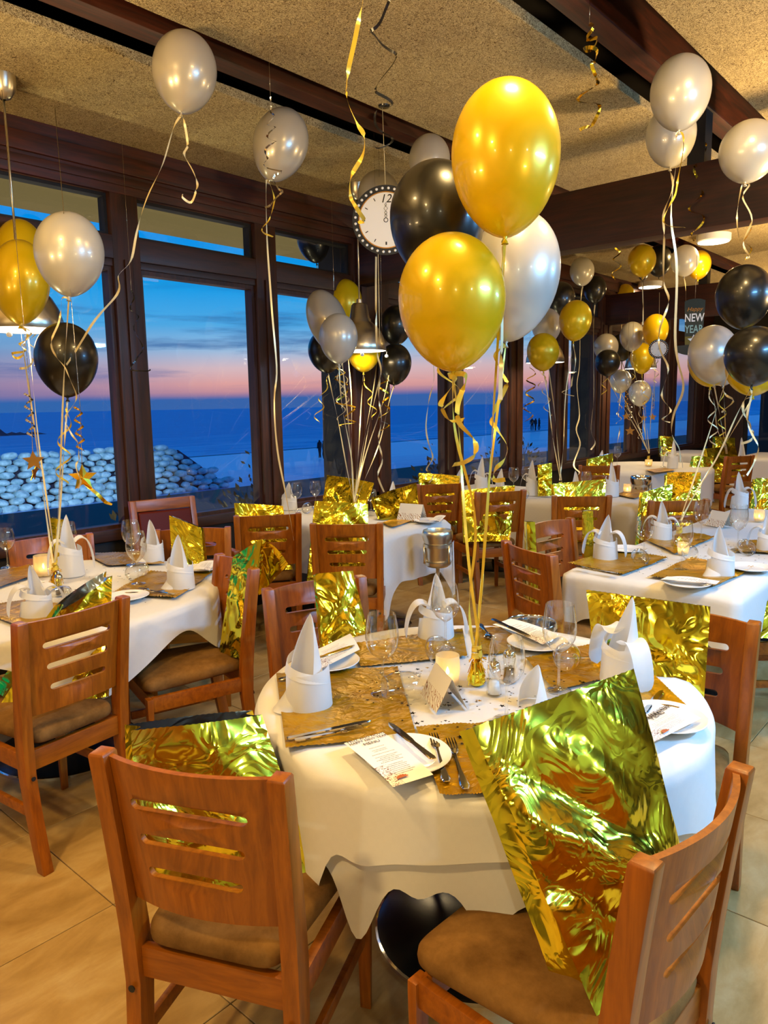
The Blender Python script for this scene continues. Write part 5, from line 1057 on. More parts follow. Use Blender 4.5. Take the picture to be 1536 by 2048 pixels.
for i, (lab, colr, c, D, L, axv, an) in enumerate(BALLOONS):
    ax_ = Vector(axv); m = balloon_mesh(D, L)
    o = ob('balloon', m, M_BALLOON[colr], None, c); o.rotation_mode = 'QUATERNION'; o.rotation_quaternion = Vector((0, 0, 1)).rotation_difference(ax_)
    tag(o, lab, 'balloon', 'party balloons')
    kz = -L*.52
    ob('knot', MB().lathe([(.004, kz+.006), (.007, kz-.001), (.0035, kz-.006), (.009, kz-.016), (.010, kz-.018), (0, kz-.016)], 12).mesh('knot'), M_BALLOON[colr], o)
    kn = Vector(c)-ax_*(L*.52+.006)
    inv = Matrix.Translation(Vector(c)) @ o.rotation_quaternion.to_matrix().to_4x4(); inv.invert()
    loc = lambda P: [tuple(inv @ Vector(p)) for p in P]
    rw = .0085
    if isinstance(an, tuple):
        jit = (bal_rng.uniform(-.008, .008), bal_rng.uniform(-.008, .008), 0)
        P = curve_pts(kn, Vector(an)+Vector(jit), .03, 24, i)
        ob('ribbon', MB().strip(loc(P), rw, 5.0, i).mesh('ribbon'), M_RIB['gold' if an[0] < 3 and an[1] < 2 else 'cream'], o)
        if i not in RIBBONS and (colr != 'black' or i % 2): ob('ribbon_curl', MB().strip(loc(curl(kn, .38, .03, 2.4, i*7+1)), rw, 1.0, i).mesh('ribbon'), M_RIB['gold' if i % 2 else 'cream'], o)
    for q, (wd, mk, P) in enumerate(RIBBONS.get(i, [])):
        Q = smooth_path([tuple(kn)]+P); nq = len(Q)
        Q = [p+Vector((fw.x, fw.y, 0))*(.02*min(1, k/6)*math.sin(i+q+k*.5)) for k, p in enumerate(Q)]
        ob('ribbon', MB().strip(loc([tuple(p) for p in Q]), wd, 2.6 if nq < 60 else 5.0, .5+i).mesh('ribbon'), M_RIB[mk], o)
for i, (nm, lab, mk, wd, P) in enumerate(STREAMERS):
    Q = smooth_path(P)
    # a real curl swings towards and away from the viewer as it turns
    n = len(Q); amp = .025 if i else .01
    Q = [p+Vector((fw.x, fw.y, 0))*(amp*math.sin(i+k*.55)) for k, p in enumerate(Q)]
    o = tag(ob(nm, MB().strip([tuple(p) for p in Q], wd, 3.0 if i else 2.2, .4+i*.3).mesh(nm), M_RIB[mk]), lab, 'streamer')
    if Q[0].z < 3.2: ob('thread', MB().tube([tuple(Q[0]), (Q[0].x, Q[0].y, 3.2)], .0008, 4).mesh('thread'), M_RIB['silver'], o)
# ================================================================== FOIL BAGS
def crumpler(seed, k=26):
    r = random.Random(seed); R = []
    for _ in range(k):
        a = r.uniform(0, PI); R.append((math.cos(a), math.sin(a), r.uniform(-.2, 1.4), r.uniform(.05, .22), r.uniform(-1, 1)))
    tri = [(r.uniform(1.5, 5), r.uniform(1.5, 5), r.uniform(0, 6), r.uniform(.4, 1)) for _ in range(4)]
    def f(u, v):
        s = 0
        for ca, sa, c, wd, A in R:
            t = abs(ca*u+sa*v-c)
            if t < wd: s += A*(1-t/wd)*wd*4
        for fu, fv, p, A in tri:
            q = (fu*u+fv*v+p) % 2; s += A*.35*(abs(q-1)-.5)
        return s
    return f
def foil_bag(lab, cr, th, seed):
    TL, TR, BL, BR = [Vector(p) for p in cr]; r = random.Random(seed*3+1)
    BL.z = BR.z = .757 if seed in (11, 12, 18, 27) else .492
    ctr = (TL+TR+BL+BR)/4
    nrm = ((TR-TL).normalized().cross((TL-BL).normalized())).normalized()
    if nrm.dot(ctr-Vector((0, 0, EYE))) < 0: nrm = -nrm
    W = ((TR-TL).length+(BR-BL).length)/2; Hh = (TL-BL).length
    big = W > .16
    nf, ns, nv = (44, 6, 44) if big else (26, 4, 24)
    fa, fb = crumpler(seed), crumpler(seed+100)
    amp = min(.035, W*.085)
    loopn = 2*nf+2*ns; mb = MB(); V = []; F = []
    zig = .0015
    for j in range(nv):
        v = j/(nv-1); l = BL.lerp(TL, v); q = BR.lerp(TR, v); env = (.35+.65*math.sin(PI*min(1, v*1.0+.12)))*(1-.55*max(0, v-.8)/.2)
        thk = th*(1-.45*v)
        upv = (TL-BL).normalized()*(zig*(1 if j == nv-1 else 0))
        ring = []
        for i in range(nf):
            u = i/(nf-1); p = l.lerp(q, u); p = p+nrm*(amp*env*fa(u, v*Hh/W)*(.2+.8*math.sin(PI*u)**.5)-.18*W*math.sin(PI*u)*.35*(1-v*.5)); ring.append(p+upv*(i % 2))
        for i in range(ns):
            t = (i+1)/(ns+1); p = q+nrm*(thk*t); p = p+(l-q).normalized()*(.16*W*math.sin(PI*t)*.5); ring.append(p)
        for i in range(nf):
            u = 1-i/(nf-1); p = l.lerp(q, u)+nrm*thk; p = p+nrm*(amp*env*fb(u, v*Hh/W)*(.2+.8*math.sin(PI*u)**.5)*.8+.12*W*math.sin(PI*u)*.35); ring.append(p+upv*(i % 2))
        for i in range(ns):
            t = 1-(i+1)/(ns+1); p = l+nrm*(thk*t); p = p+(q-l).normalized()*(.16*W*math.sin(PI*t)*.5); ring.append(p)
        V += ring
    for j in range(nv-1):
        for i in range(loopn):
            a = j*loopn+i; b = j*loopn+(i+1) % loopn; F.append((a, b, b+loopn, a+loopn))
    F.append(tuple(range(loopn-1, -1, -1)))
    ctrz = Vector((ctr.x, ctr.y, min(p.z for p in V)))
    mb.add([tuple(p-ctrz) for p in V], F); m = mb.mesh('foil_bag')
    b = bmesh.new(); b.from_mesh(m)
    # orient outwards: the front face must look away from the bag's middle
    f0 = b.faces[:] ; s = 0
    cc = sum((v.co for v in b.verts), Vector())/len(b.verts)
    for f in f0: s += f.normal.dot(f.calc_center_median()-cc)*f.calc_area()
    if s < 0: bmesh.ops.reverse_faces(b, faces=b.faces)
    for e in b.edges: e.smooth = not (len(e.link_faces) == 2 and e.calc_face_angle(0) > .5)
    b.to_mesh(m); b.free()
    o = ob('foil_bag', m, M_FOIL, None, ctrz); tag(o, lab, 'gift bag', 'gold foil gift bags on the chairs'); return o
for t in BAGS:
    o = foil_bag(*t)
    if t[3] == 5:   # its mouth has flopped over the chair post
        TR, TL = Vector(t[1][1]), Vector(t[1][0]); fc = crumpler(77); dn = Vector((0, 0, -1)); rr = Vector((rt.x, rt.y, 0))
        def flap(u, v):
            p = TL.lerp(TR, u) if v == 0 else TL.lerp(TR, u)+rr*(.11*v)+dn*(.17*v*(1-.35*u)-.02*math.sin(PI*v))+Vector((fw.x, fw.y, 0))*(.012*fc(u, v)); return tuple(p-o.location)
        ob('flap', MB().grid(lambda u, v: flap(1-u, v), 24, 24).mesh('flap'), M_FOIL, o)
# ================================================================== TABLE SETTINGS
def napkin(lab, p, h, yaw, kind):
    r = random.Random(lab); root = empty('napkin', p, math.radians(yaw), lab, 'napkin', 'folded white napkins')
    k_ = min(1.15, max(.7, h/.18)); R = .052*k_ if kind != 2 else min(.052, h*.42); w0 = r.uniform(0, 6)
    def hood(u, v):
        s_ = 2*u-1; a = PI+s_*(2.55-.95*v); rr = R*((1-v)**.72+.02)*(1+.05*math.sin(2*a+w0)+.05*math.sin(PI*v*2+w0))
        return (rr*math.cos(a)-.22*R*v+.05*R*math.sin(4*v), rr*math.sin(a)*.92+.22*R*math.sin(2.5*v+w0)*v, h*(v+.05*v*(1-v)*s_))
    ob('hood', MB().grid(hood, 33, 18).mesh('hood'), M_NAPKIN, root)
    if kind == 2: return root
    def band(u, v):
        a = -2.3+4.6*u; top = h*(.26+.26*u+.03*math.sin(5*u)); rr = R*(1.10-.10*v+.05*math.sin(3*u+w0)*(1-v))
        return (rr*math.cos(a), rr*math.sin(a)*.95, top*v)
    ob('band', MB().grid(band, 30, 8).mesh('band'), M_NAPKIN, root)
    def band2(u, v):
        a = -2.1+4.2*u; z0 = h*(.46-.20*u); rr = R*(1.05-.12*v)
        return (rr*math.cos(a), rr*math.sin(a)*.95, z0+h*(.13-.05*u)*v)
    ob('cross_fold', MB().grid(band2, 24, 5).mesh('cross_fold'), M_NAPKIN, root)
    if kind == 0:
        def tail(u, v):
            a = -.2-1.5*u; q = R*(1.0+.62*v*math.sin(PI*min(1, u*1.1+.02))**.7); return (q*math.cos(a), q*math.sin(a), max(.002, h*.20*(1-v)*(.4+.6*u)+.003))
        ob('tail', MB().grid(tail, 16, 8).mesh('tail'), M_NAPKIN, root)
    else:
        for s_ in (-1, 1):
            dz = r.uniform(-.06, .06); fw_ = r.uniform(-.3, .5)
            def wing(u, v):
                t = v; q = 2*u-1; w_ = .030*k_*(1-.15*t)*(math.sqrt(max(0, 1-((t-.80)/.20)**2)) if t > .80 else 1)
                y = s_*(R*.45+.070*k_*math.sin(t*PI*.56)); z = h*(.50+dz+.13*math.sin(PI*min(1, t*1.3))*(1-.4*t)-.47*t**1.7)+.012*k_*q*q*(1-t)
                return (q*w_+fw_*.03*t+.2*R, y, max(.003, z))
            ob('wing', MB().grid(wing, 9, 18).mesh('wing'), M_NAPKIN, root)
    return root
for t in NAPKINS: napkin(*t)
def wine_profile(h):
    k = h/.23; return [(0, .004), (.012, .005), (.030, .0025), (.035, .0012), (.0355, .0022), (.030, .0045), (.012, .008), (.005, .014), (.0036, .03), (.0034, .085*k), (.005, .098*k), (.016, .106*k), (.032, .120*k), (.043, .140*k), (.0465, .160*k), (.046, .178*k), (.0425, .205*k), (.038, h-.001), (.0376, h)]
for i, (lab, p, h) in enumerate(GLASSES):
    o = ob('wine_glass', MB().lathe(wine_profile(h), 36).mesh('wine_glass'), M_GLASS, None, p); tag(o, lab, 'wine glass', 'wine glasses on the tables')
for i, (lab, p, a, r_) in enumerate(TUMBLERS):
    pr = [(0, .006), (r_*.62, .006), (r_*.66, 0), (r_*.70, .002), (r_*.92, .028), (r_, .052), (r_*.97, .075), (r_*.86, .100), (r_*.845, .1005)]
    o = ob('tumbler', MB().lathe(pr, 36).lathe([(0, .0), (r_*.66, .0)], 36).mesh('tumbler'), M_GLASS, None, (p[0], p[1], p[2]+r_*.93)); o.rotation_euler = (0, math.radians(96), math.radians(a)); tag(o, lab, 'tumbler', 'stemless tumblers lying on the tables')
for i, (lab, p, r_, h) in enumerate(CANDLES):
    o = ob('candle_holder', sharp(MB().lathe([(0, .004), (r_*.72, .004), (r_*.78, 0), (r_*.86, .004), (r_, h*.55), (r_*.94, h-.001), (r_*.9, h), (r_*.95, h*.55), (r_*.8, .01), (0, .01)], 32).mesh('candle_holder'), 60), M_FROST, None, p); tag(o, lab, 'candle', 'frosted candle glasses')
    ob('wax', sharp(MB().lathe([(0, .011), (r_*.55, .011), (r_*.55, h*.3), (0, h*.3)], 20).mesh('wax')), M_WAX, o)
    ob('flame', MB().lathe([(0, h*.33), (.004, h*.36), (.0055, h*.42), (.003, h*.52), (0, h*.60)], 10).mesh('flame'), M_FLAME, o)
    l = bpy.data.lights.new('candle_light', 'POINT'); l.energy = .7; l.color = (1, .62, .25); l.shadow_soft_size = .006
    lo = bpy.data.objects.new('candle_light', l); COL.objects.link(lo); lo.parent = o; lo.location = (0, 0, h*.45)
for lab, p, r_ in PLATES:
    o = ob('plate', sharp(MB().lathe([(0, .004), (r_*.62, .004), (r_*.7, .006), (r_, .016), (r_*1.005, .0175), (r_*.99, .019), (r_*.7, .0095), (r_*.62, .007), (0, .007)], 48).mesh('plate'), 50), M_PORCELAIN, None, p); tag(o, lab, 'plate', 'white dinner plates')
def quad_sheet(q, nu, nv, zf):
    A, B, C_, D_ = q   # corners in order
    return lambda u, v: tuple((Vector(A).lerp(Vector(B), u)).lerp(Vector(D_).lerp(Vector(C_), u), v)+Vector((0, 0, zf(u, v))))
for i, (lab, q) in enumerate(PLACEMATS):
    r = random.Random(i); c = (sum(p[0] for p in q)/4, sum(p[1] for p in q)/4, .7535)
    qq = [(p[0]-c[0], p[1]-c[1], 0) for p in q]; ph = [r.uniform(0, 6) for _ in range(4)]
    rough_ = 2.0 if 6 <= i <= 10 else 1.0
    zf = lambda u, v: .0032+rough_*(.0012*math.sin(9*u+4*v+ph[0])*math.sin(7*v+ph[1])+.0010*math.sin(17*u-9*v+ph[2])+(.0022*math.sin(120*v)*(1 if u < .05 or u > .95 else 0)+.0022*math.sin(120*u)*(1 if v < .05 or v > .95 else 0))*.6)
    m = MB().grid(quad_sheet(qq, 44, 44, zf), 44, 44).mesh('placemat')
    tag(ob('placemat', m, M_SATIN, None, c), lab, 'placemat', 'gold satin placemats')
for i, (lab, q) in enumerate(MENUS):
    A, B, C_, D_ = [Vector(p) for p in q]
    # q runs: heading-left, heading-right, foot-right, foot-left
    c = (A+B+C_+D_)/4; mb = MB(); N = 12; uv = []
    sag = lambda u, v: -.010*(v-.5)*(v-.5)*2+.001
    mb.grid(quad_sheet([A-c, B-c, C_-c, D_-c], 6, N, sag), 6, N)
    uv = [(a/5, 1-b/(N-1)) for b in range(N) for a in range(6)]
    o = tag(ob('menu_card', mb.mesh('menu_card', True, uv), M_MENU, None, c), lab, 'menu card', 'printed menu cards')
    o.location.z += .006
    if i in (0, 3):
        ex = (B-A).normalized(); ey = (A-D_).normalized(); W_ = (B-A).length; ez = ex.cross(ey).normalized(); ey = ez.cross(ex)
        for s, v, sz in (('FELIZ ANO NOVO', .05, .085), ('HAPPY NEW YEAR', .105, .085), ('MENU', .18, .11)):
            t = ob('lettering', text_mesh(s, W_*sz*1.35, .0002), M_INK, o)
            pos = (A.lerp(B, .5)).lerp(D_.lerp(C_, .5), v)-c+ez*.0012
            t.matrix_local = Matrix(((ex.x, ey.x, ez.x, pos.x), (ex.y, ey.y, ez.y, pos.y), (ex.z, ey.z, ez.z, pos.z+.0), (0, 0, 0, 1)))
        sh = MB()
        for k in range(7):
            a0, a1 = PI*k/7, PI*(k+1)/7; sh.add([(0, 0, .0005), (.013*math.cos(a0), .011*math.sin(a0), .0005), (.0145*math.cos((a0+a1)/2), .0125*math.sin((a0+a1)/2), .0012), (.013*math.cos(a1), .011*math.sin(a1), .0005)], [(0, 1, 2, 3)])
        t = ob('shell_print', sh.mesh('shell', False), mat('shell_brown', lambda t_, o_: pb(t_, lin(176, 96, 56), .6)), o); pos = (A.lerp(B, .34)).lerp(D_.lerp(C_, .34), .93)-c+ez*.0006
        t.matrix_local = Matrix(((ex.x, ey.x, ez.x, pos.x), (ex.y, ey.y, ez.y, pos.y), (ex.z, ey.z, ez.z, pos.z), (0, 0, 0, 1)))
def cutlery(kind, L):
    mb = MB(); th = .0022
    def bar(pr, zf, w2=1.0):
        rings = []
        for x, hw_ in pr: z = zf(x); rings.append([(x, -hw_, z), (x, hw_, z), (x, hw_*.7, z+th), (x, -hw_*.7, z+th)])
        mb.loft(rings)
    if kind == 'fork':
        zf = lambda x: .003+.010*max(0, (x/L-.55))*(1 if x/L < .86 else 1-(x/L-.86)*4)
        bar([(0, .006), (L*.06, .0105), (L*.15, .0095), (L*.32, .0055), (L*.55, .0036), (L*.66, .0042), (L*.71, .0105), (L*.76, .0125)], zf)
        for k in range(4):
            y = -.0093+k*.0062
            mb.loft([[(x, y-h_, zf(x)), (x, y+h_, zf(x)), (x, y+h_, zf(x)+th), (x, y-h_, zf(x)+th)] for x, h_ in ((L*.755, .0021), (L*.88, .0017), (L, .0009))])
    elif kind == 'knife':
        zf = lambda x: .002
        bar([(0, .006), (L*.03, .0095), (L*.2, .008), (L*.42, .006), (L*.46, .0075), (L*.5, .0095), (L*.8, .0105), (L*.92, .0085), (L, .001)], zf)
    else:
        zf = lambda x: .003
        bar([(0, .006), (L*.05, .010), (L*.3, .005), (L*.62, .0036), (L*.68, .012), (L*.8, .020), (L*.93, .017), (L, .004)], zf)
    return sharp(mb.mesh(kind))
for lab, k, a, b in CUTLERY:
    A, B = Vector(a), Vector(b); L = max(.17, min(.23, (B-A).length)); d = (B-A).normalized()
    on_plate = 'plate' in lab
    o = ob('dinner_'+k, cutlery(k, L), M_CHROME, None, (A.x, A.y, A.z+(.024 if on_plate else .004)), (0, 0, math.atan2(d.y, d.x))); tag(o, lab, k)
for lab, p, a, s in TENTS:
    # triangular prism: two leaning faces and a base
    hgt, hw_, dp = s*.95, s*.76, s*.47
    V = [(-hw_, -dp, 0), (hw_, -dp, 0), (hw_, dp, 0), (-hw_, dp, 0), (-hw_, 0, hgt), (hw_, 0, hgt)]
    mb = MB().add([V[0], V[1], V[5], V[4], V[3], V[2], (hw_, .002, hgt-.001), (-hw_, .002, hgt-.001)], [(0, 1, 2, 3), (5, 4, 7, 6)])
    o = tag(ob('tent_card', mb.mesh('tent_card', False, [(0, 0), (1, 0), (1, 1), (0, 1), (0, 0), (1, 0), (1, 1), (0, 1)]), M_TENT, None, p, (0, 0, math.radians(a)+PI/2)), lab, 'tent card')
for lab, p in SHAKERS:
    o = tag(ob('salt_shaker', MB().lathe([(0, 0), (.021, 0), (.022, .004), (.019, .02), (.015, .05), (.018, .062), (.019, .07), (.016, .078)], 24).mesh('shaker'), M_GLASS, None, p), lab, 'shaker')
    ob('salt', MB().lathe([(0, .003), (.017, .003), (.014, .038), (0, .038)], 16).mesh('salt'), M_WHITEPAINT if 'salt shaker beside' in lab else M_INK, o)
    ob('cap', sharp(MB().lathe([(.0165, .074), (.0175, .08), (.014, .090), (.006, .096), (.004, .104), (.006, .109), (0, .112)], 20).mesh('cap')), M_CHROME, o)
for i, (lab, p) in enumerate(WEIGHTS):
    root = empty('balloon_weight', p, 0, lab, 'balloon weight', 'gold tinsel balloon weights')
    r = random.Random(i+40); mb = MB(); N = 150 if i < 2 else 70
    for k in range(N):
        a = r.uniform(0, 2*PI); z0 = .055+r.uniform(-.01, .012); out_ = r.uniform(.012, .032); dn = r.random() < .72
        p1 = (out_*.5*math.cos(a), out_*.5*math.sin(a), z0+.008*(1 if dn else 3)); p2 = (out_*math.cos(a+.2), out_*math.sin(a+.2), r.uniform(.003, .04) if dn else z0+r.uniform(.01, .035))
        mb.strip([(0, 0, z0), p1, p2], .003, 1.2, r.uniform(0, 3))
    ob('tinsel', mb.mesh('tinsel', False), M_TINSEL, root)['kind'] = 'stuff'
    ob('wrapped_base', sharp(MB().lathe([(0, .002), (.020, .002), (.025, .012), (.022, .035), (.010, .056), (.006, .07), (0, .07)], 14).mesh('base'), 20), M_FOIL, root)
    for k in range(3):
        q = [(.016*math.cos(t*.42+k*2)*(1-.2*k), .016*math.sin(t*.42+k*2), .078+.010*k+.0010*t) for t in range(20)]
        ob('ribbon_coil', MB().strip(q, .011, 0, 1.57).mesh('coil'), M_RIB['gold'], root)
for i, (lab, p, r_) in enumerate(COOLERS):
    root = empty('wine_cooler', (p[0], p[1], 0), 0, lab, 'wine cooler', 'steel wine coolers on stands'); z = p[2]
    ob('bucket', sharp(MB().lathe([(0, z-.20), (r_*.78, z-.20), (r_*.86, z-.18), (r_*.92, z-.08), (r_*1.04, z-.05), (r_*1.06, z-.02), (r_, z-.002), (r_*.98, z), (r_*.95, z-.004), (r_*.99, z-.03), (r_*.86, z-.08), (r_*.78, z-.19), (0, z-.19)], 40).mesh('bucket'), 50), M_STEEL if i == 0 else M_CHROME, root)
    ob('holder_ring', sharp(MB().lathe([(r_*.95, z-.105), (r_*1.0, z-.105), (r_*1.0, z-.085), (r_*.95, z-.085), (r_*.95, z-.105)], 40).mesh('ring')), M_STEEL, root)
    ob('holder_cup', sharp(MB().lathe([(0, z-.235), (r_*.7, z-.235), (r_*.92, z-.22), (r_*.96, z-.20), (r_*.93, z-.2), (0, z-.215)], 40).mesh('cup')), M_STEEL, root)
    for k in range(3): a = k*2*PI/3+.5; ob('upright', MB().tube([(r_*.97*math.cos(a), r_*.97*math.sin(a), z-.21), (r_*.99*math.cos(a), r_*.99*math.sin(a), z-.09)], .008, 6).mesh('upright'), M_STEEL, root)
    ob('pole', MB().tube([(0, 0, .02), (0, 0, z-.23)], .012, 12).mesh('pole'), M_STEEL, root)
    ob('foot', sharp(MB().lathe([(0, .03), (.03, .028), (.13, .008), (.135, 0), (0, 0)], 32).mesh('foot')), M_STEEL, root)
    if i < 2:
        def drape(u, v): 
            a = math.radians(-52)+(u-.5)*.9; s = v*.34; rr = r_*1.06+.006+.012*math.sin(9*u)*v
            return (rr*math.cos(a), rr*math.sin(a), z-.075-s+.01*math.sin(5*u))
        tag(ob('napkin', MB().grid(drape, 14, 12).mesh('napkin'), M_NAPKIN, None, (p[0], p[1], 0)), ('white napkin', 'white cloth')[i]+' draped over the rim of the '+('steel wine cooler', 'dark far wine cooler')[i], 'napkin')
# confetti on the cloths
def confetti(name, lab, c, rx, ry, n, seed, m, sz, skip=None):
    r = random.Random(seed); mb = MB()
    for k in range(n):
        for _ in range(20):
            x, y = r.uniform(-rx, rx), r.uniform(-ry, ry)
            if (x/rx)**2+(y/ry)**2 < 1: break
        a0 = r.uniform(0, 6); R = sz*r.choice((.5, .6, .8, 1.35)); V = [(x+(R if q % 2 == 0 else R*.42)*math.cos(a0+q*PI/5), y+(R if q % 2 == 0 else R*.42)*math.sin(a0+q*PI/5), r.uniform(0, .0008)) for q in range(10)]
        mb.add(V, [tuple(range(10))])
    o = tag(ob(name, mb.mesh('confetti', False), m, None, c), lab, 'confetti'); o['kind'] = 'stuff'
confetti('confetti', 'tiny black star confetti scattered on the round table', (1.62, 1.10, .758), .33, .33, 150, 1, M_STAR, .0075)
confetti('confetti', 'tiny gold star confetti scattered on the round table', (1.62, 1.10, .7582), .36, .36, 70, 2, M_STARG, .006)
confetti('confetti', 'dark confetti scattered on the window table cloth', (1.5, 3.2, .7545), .5, .5, 170, 3, M_STAR, .007)
confetti('confetti', 'dark confetti scattered on the rectangular table cloth', (3.85, 1.27, .7545), .6, .34, 200, 4, M_STAR, .007)
# ================================================================== HANGING DECORATIONS
def star_mesh(R, th, puff=0.0, seed=0):
    r = random.Random(seed); V = []; 
    P = [((R if q % 2 == 0 else R*.45)*math.sin(q*PI/5), (R if q % 2 == 0 else R*.45)*math.cos(q*PI/5)) for q in range(10)]
    V = [(x, -th/2, z) for x, z in P]+[(x, th/2, z) for x, z in P]+[(0, -th/2-puff, 0), (0, th/2+puff, 0)]
    F = [(q, (q+1) % 10, 20) for q in range(10)]+[(10+(q+1) % 10, 10+q, 21) for q in range(10)]+[(q, 10+q, 10+(q+1) % 10, (q+1) % 10) for q in range(10)]
    return fixn(MB().add(V, F).mesh('star', False))
face = lambda p: math.atan2(p[1], p[0])-PI/2
for i, (lab, p, R, tilt) in enumerate(STARS):
    o = ob('hanging_star', star_mesh(R, .003 if i != 1 else .008, 0 if i != 1 else .018, i), M_TINSEL if i == 1 else M_GOLDPRINT, None, p, (0, math.radians(tilt), face(p))); tag(o, lab, 'star', 'hanging gold stars')
    o.rotation_euler = (0, 0, face(p)); 
    ob('string', MB().tube([(0, 0, R*.95), (.01, 0, R+.25), (0, .0, min(ZC-p[2], 1.2 if i > 1 else 1.5))], .0012, 4).mesh('string'), M_RIB['silver'], o)
    tw = [(.016*math.cos(k*.5), .016*math.sin(k*.5), R+.05+k*.0045) for k in range(44)]
    ob('spiral', MB().strip(tw, .010, 0, .8).mesh('spiral'), M_TINSEL if i % 2 else M_RIB['silver'], o)
    if i == 0:
        o2 = ob('hanging_star', star_mesh(R*.95, .003, 0, 9), M_TINSEL, None, (p[0]+.005, p[1]+.01, p[2]-.05), (.3, 0, face(p)+1.25)); tag(o2, 'dark edge on gold star hanging just below the flat one', 'star', 'hanging gold stars')
        ob('string', MB().tube([(0, 0, R*.9), (0, 0, R*.9+.06)], .001, 4).mesh('string'), M_RIB['silver'], o2)
    if i == 1:
        ob('tail', MB().strip([(0, 0, -R*.4), (.05, 0, -R*1.2), (.085, 0, -R*1.9), (.11, 0, -R*2.1)], .016, 2.0, .5).mesh('tail'), M_TINSEL, o)
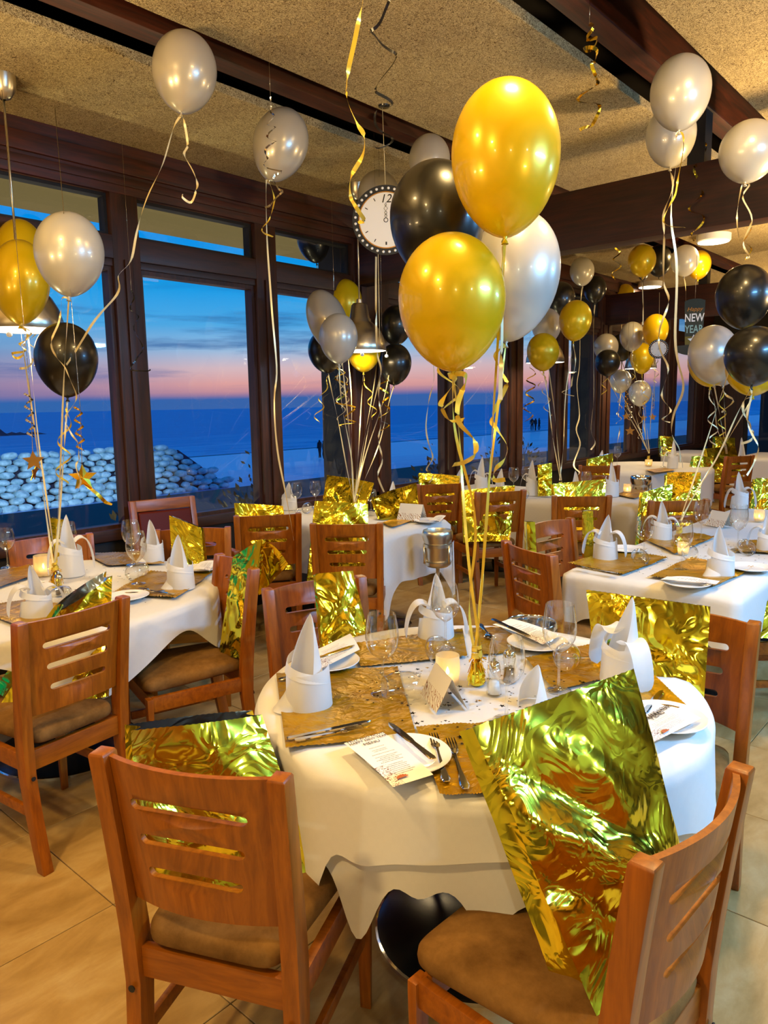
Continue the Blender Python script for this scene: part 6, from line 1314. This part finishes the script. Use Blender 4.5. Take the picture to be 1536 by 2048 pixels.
for i, (lab, p, R, zt) in enumerate(CLOCKS):
    o = empty('paper_clock', p, face(p), lab, 'clock', 'paper clocks')
    disc = lambda r0, r1, y, th, seg=64: sharp(MB().loft([[(r0*math.cos(2*PI*k/seg), y, r0*math.sin(2*PI*k/seg)) for k in range(seg)], [(r1*math.cos(2*PI*k/seg), y, r1*math.sin(2*PI*k/seg)) for k in range(seg)], [(r1*math.cos(2*PI*k/seg), y+th, r1*math.sin(2*PI*k/seg)) for k in range(seg)], [(r0*math.cos(2*PI*k/seg), y+th, r0*math.sin(2*PI*k/seg)) for k in range(seg)]], r0 < 1e-4 and False).mesh('disc'))
    rim_ = ob('rim', disc(R*.70, R, 0, .006), M_BLACK, o)
    face_ = ob('face', disc(.0001, R*.80, -.001, .005), M_PAPER, o)
    ob('gold_ring', disc(R*.785, R*.815, -.0025, .004), M_GOLDPRINT, o)
    dm = MB().loft([[(R*.042*math.cos(2*PI*k/12), 0, R*.042*math.sin(2*PI*k/12)) for k in range(12)], [(R*.03*math.cos(2*PI*k/12), -.002, R*.03*math.sin(2*PI*k/12)) for k in range(12)]]).mesh('dot')
    for k in range(32): a = 2*PI*(k+.5)/32; ob('dot', dm, M_WHITEPAINT, rim_, (R*.91*math.cos(a), -.0005, R*.91*math.sin(a)))
    for k in range(12):
        if k == 3: continue
        a = 2*PI*k/12; w_ = R*(.012 if k % 3 else .022); d = Vector((math.cos(a), 0, math.sin(a))); s_ = Vector((-math.sin(a), 0, math.cos(a)))*w_
        q = [d*R*.62-s_, d*R*.62+s_, d*R*.71+s_, d*R*.71-s_]; ob('tick', MB().add([(v.x, -.0022, v.z) for v in q]+[(v.x, -.001, v.z) for v in q], [(0, 1, 2, 3), (4, 7, 6, 5)]).mesh('tick', False), M_BLACK, face_)
    t = ob('numeral', text_mesh('12', R*.34, .0004, .25), M_BLACK, face_, (0, -.0022, R*.60), (PI/2, 0, 0))
    # ornate hand: links of rings and diamonds pointing at twelve
    hb = MB()
    def link(cz, rx, rz, n_, w_=R*.012):
        for k in range(n_):
            a0, a1 = 2*PI*k/n_, 2*PI*(k+1)/n_; q = [(rx*math.sin(a0), cz+rz*math.cos(a0)), (rx*math.sin(a1), cz+rz*math.cos(a1)), ((rx+w_)*math.sin(a1), cz+(rz+w_)*math.cos(a1)), ((rx+w_)*math.sin(a0), cz+(rz+w_)*math.cos(a0))]
            hb.add([(x, -.003, z_) for x, z_ in q], [(0, 1, 2, 3)])
    link(0, R*.05, R*.05, 16, R*.02); link(R*.12, R*.025, R*.035, 12); link(R*.21, R*.025, R*.035, 12); link(R*.33, R*.05, R*.07, 4); link(R*.44, R*.02, R*.05, 4)
    ob('hands', hb.mesh('hands', False), M_BLACK, face_)
    top = ZC-p[2] if i == 0 else .55
    ob('string', MB().tube([(0, .002, R*.98), (-.01, .002, top)], .0015, 4).mesh('string'), M_RIB['cream'], o)
    ob('tail_string', MB().tube([(-R*.25, .004, -R*.96), (-R*.25, .004, -R-.5)], .002, 4).mesh('string'), M_RIB['cream'], o)
    if i == 0:
        ob('hanger', sharp(MB().lathe([(0, top-.012), (.03, top-.008), (.033, top), (0, top)], 20).mesh('hanger')), M_BLACKMETAL, o)
# paper top hat sign
hx, hy, hz = HAT
hat = empty('paper_top_hat', HAT, face(HAT), 'dark green paper top hat sign reading New Year, hanging by the cross beam', 'hat sign')
def cut(poly, th, y=0.0): return sharp(MB().loft([[(x, y, z) for x, z in poly], [(x, y+th, z) for x, z in poly]]).mesh('cut'), 30)
crown = ob('crown', cut([(-.062, -.19), (.062, -.19), (.078, .19), (.04, .205), (0, .208), (-.04, .205), (-.078, .19)][::1], .004), M_HAT, hat)
ob('brim', cut([(.15*math.cos(a*PI/16)*(1), -.20+.042*math.sin(a*PI/16)+.02*math.cos(a*PI/16)**2) for a in range(32)], .004, -.004), M_HAT, hat)
ob('band', cut([(-.064, -.155), (.064, -.155), (.066, -.09), (-.066, -.09)], .002, -.006), mat('olive_band', lambda t, o_: pb(t, lin(110, 96, 16), .4)), hat)
ob('star', star_mesh(.048, .003), M_WHITEPAINT, crown, (0, -.010, -.122))
ob('lettering', text_mesh('Happy', .045, .0008, .3), M_GOLDPRINT, crown, (0, -.004, .125), (PI/2, 0, 0))
ob('lettering', text_mesh('NEW', .078, .0008, 0, .001), M_WHITEPAINT, crown, (0, -.004, .055), (PI/2, 0, 0)).scale = (.82, 1.15, 1)
ob('lettering', text_mesh('YEAR', .078, .0008, 0, .001), mat('pale_teal_print', lambda t, o_: pb(t, lin(150, 190, 185), .5)), crown, (0, -.004, -.035), (PI/2, 0, 0)).scale = (.74, 1.1, 1)
ob('string', MB().tube([(0, .002, .2), (0, .002, ZC-hz)], .0012, 4).mesh('string'), M_RIB['silver'], hat)
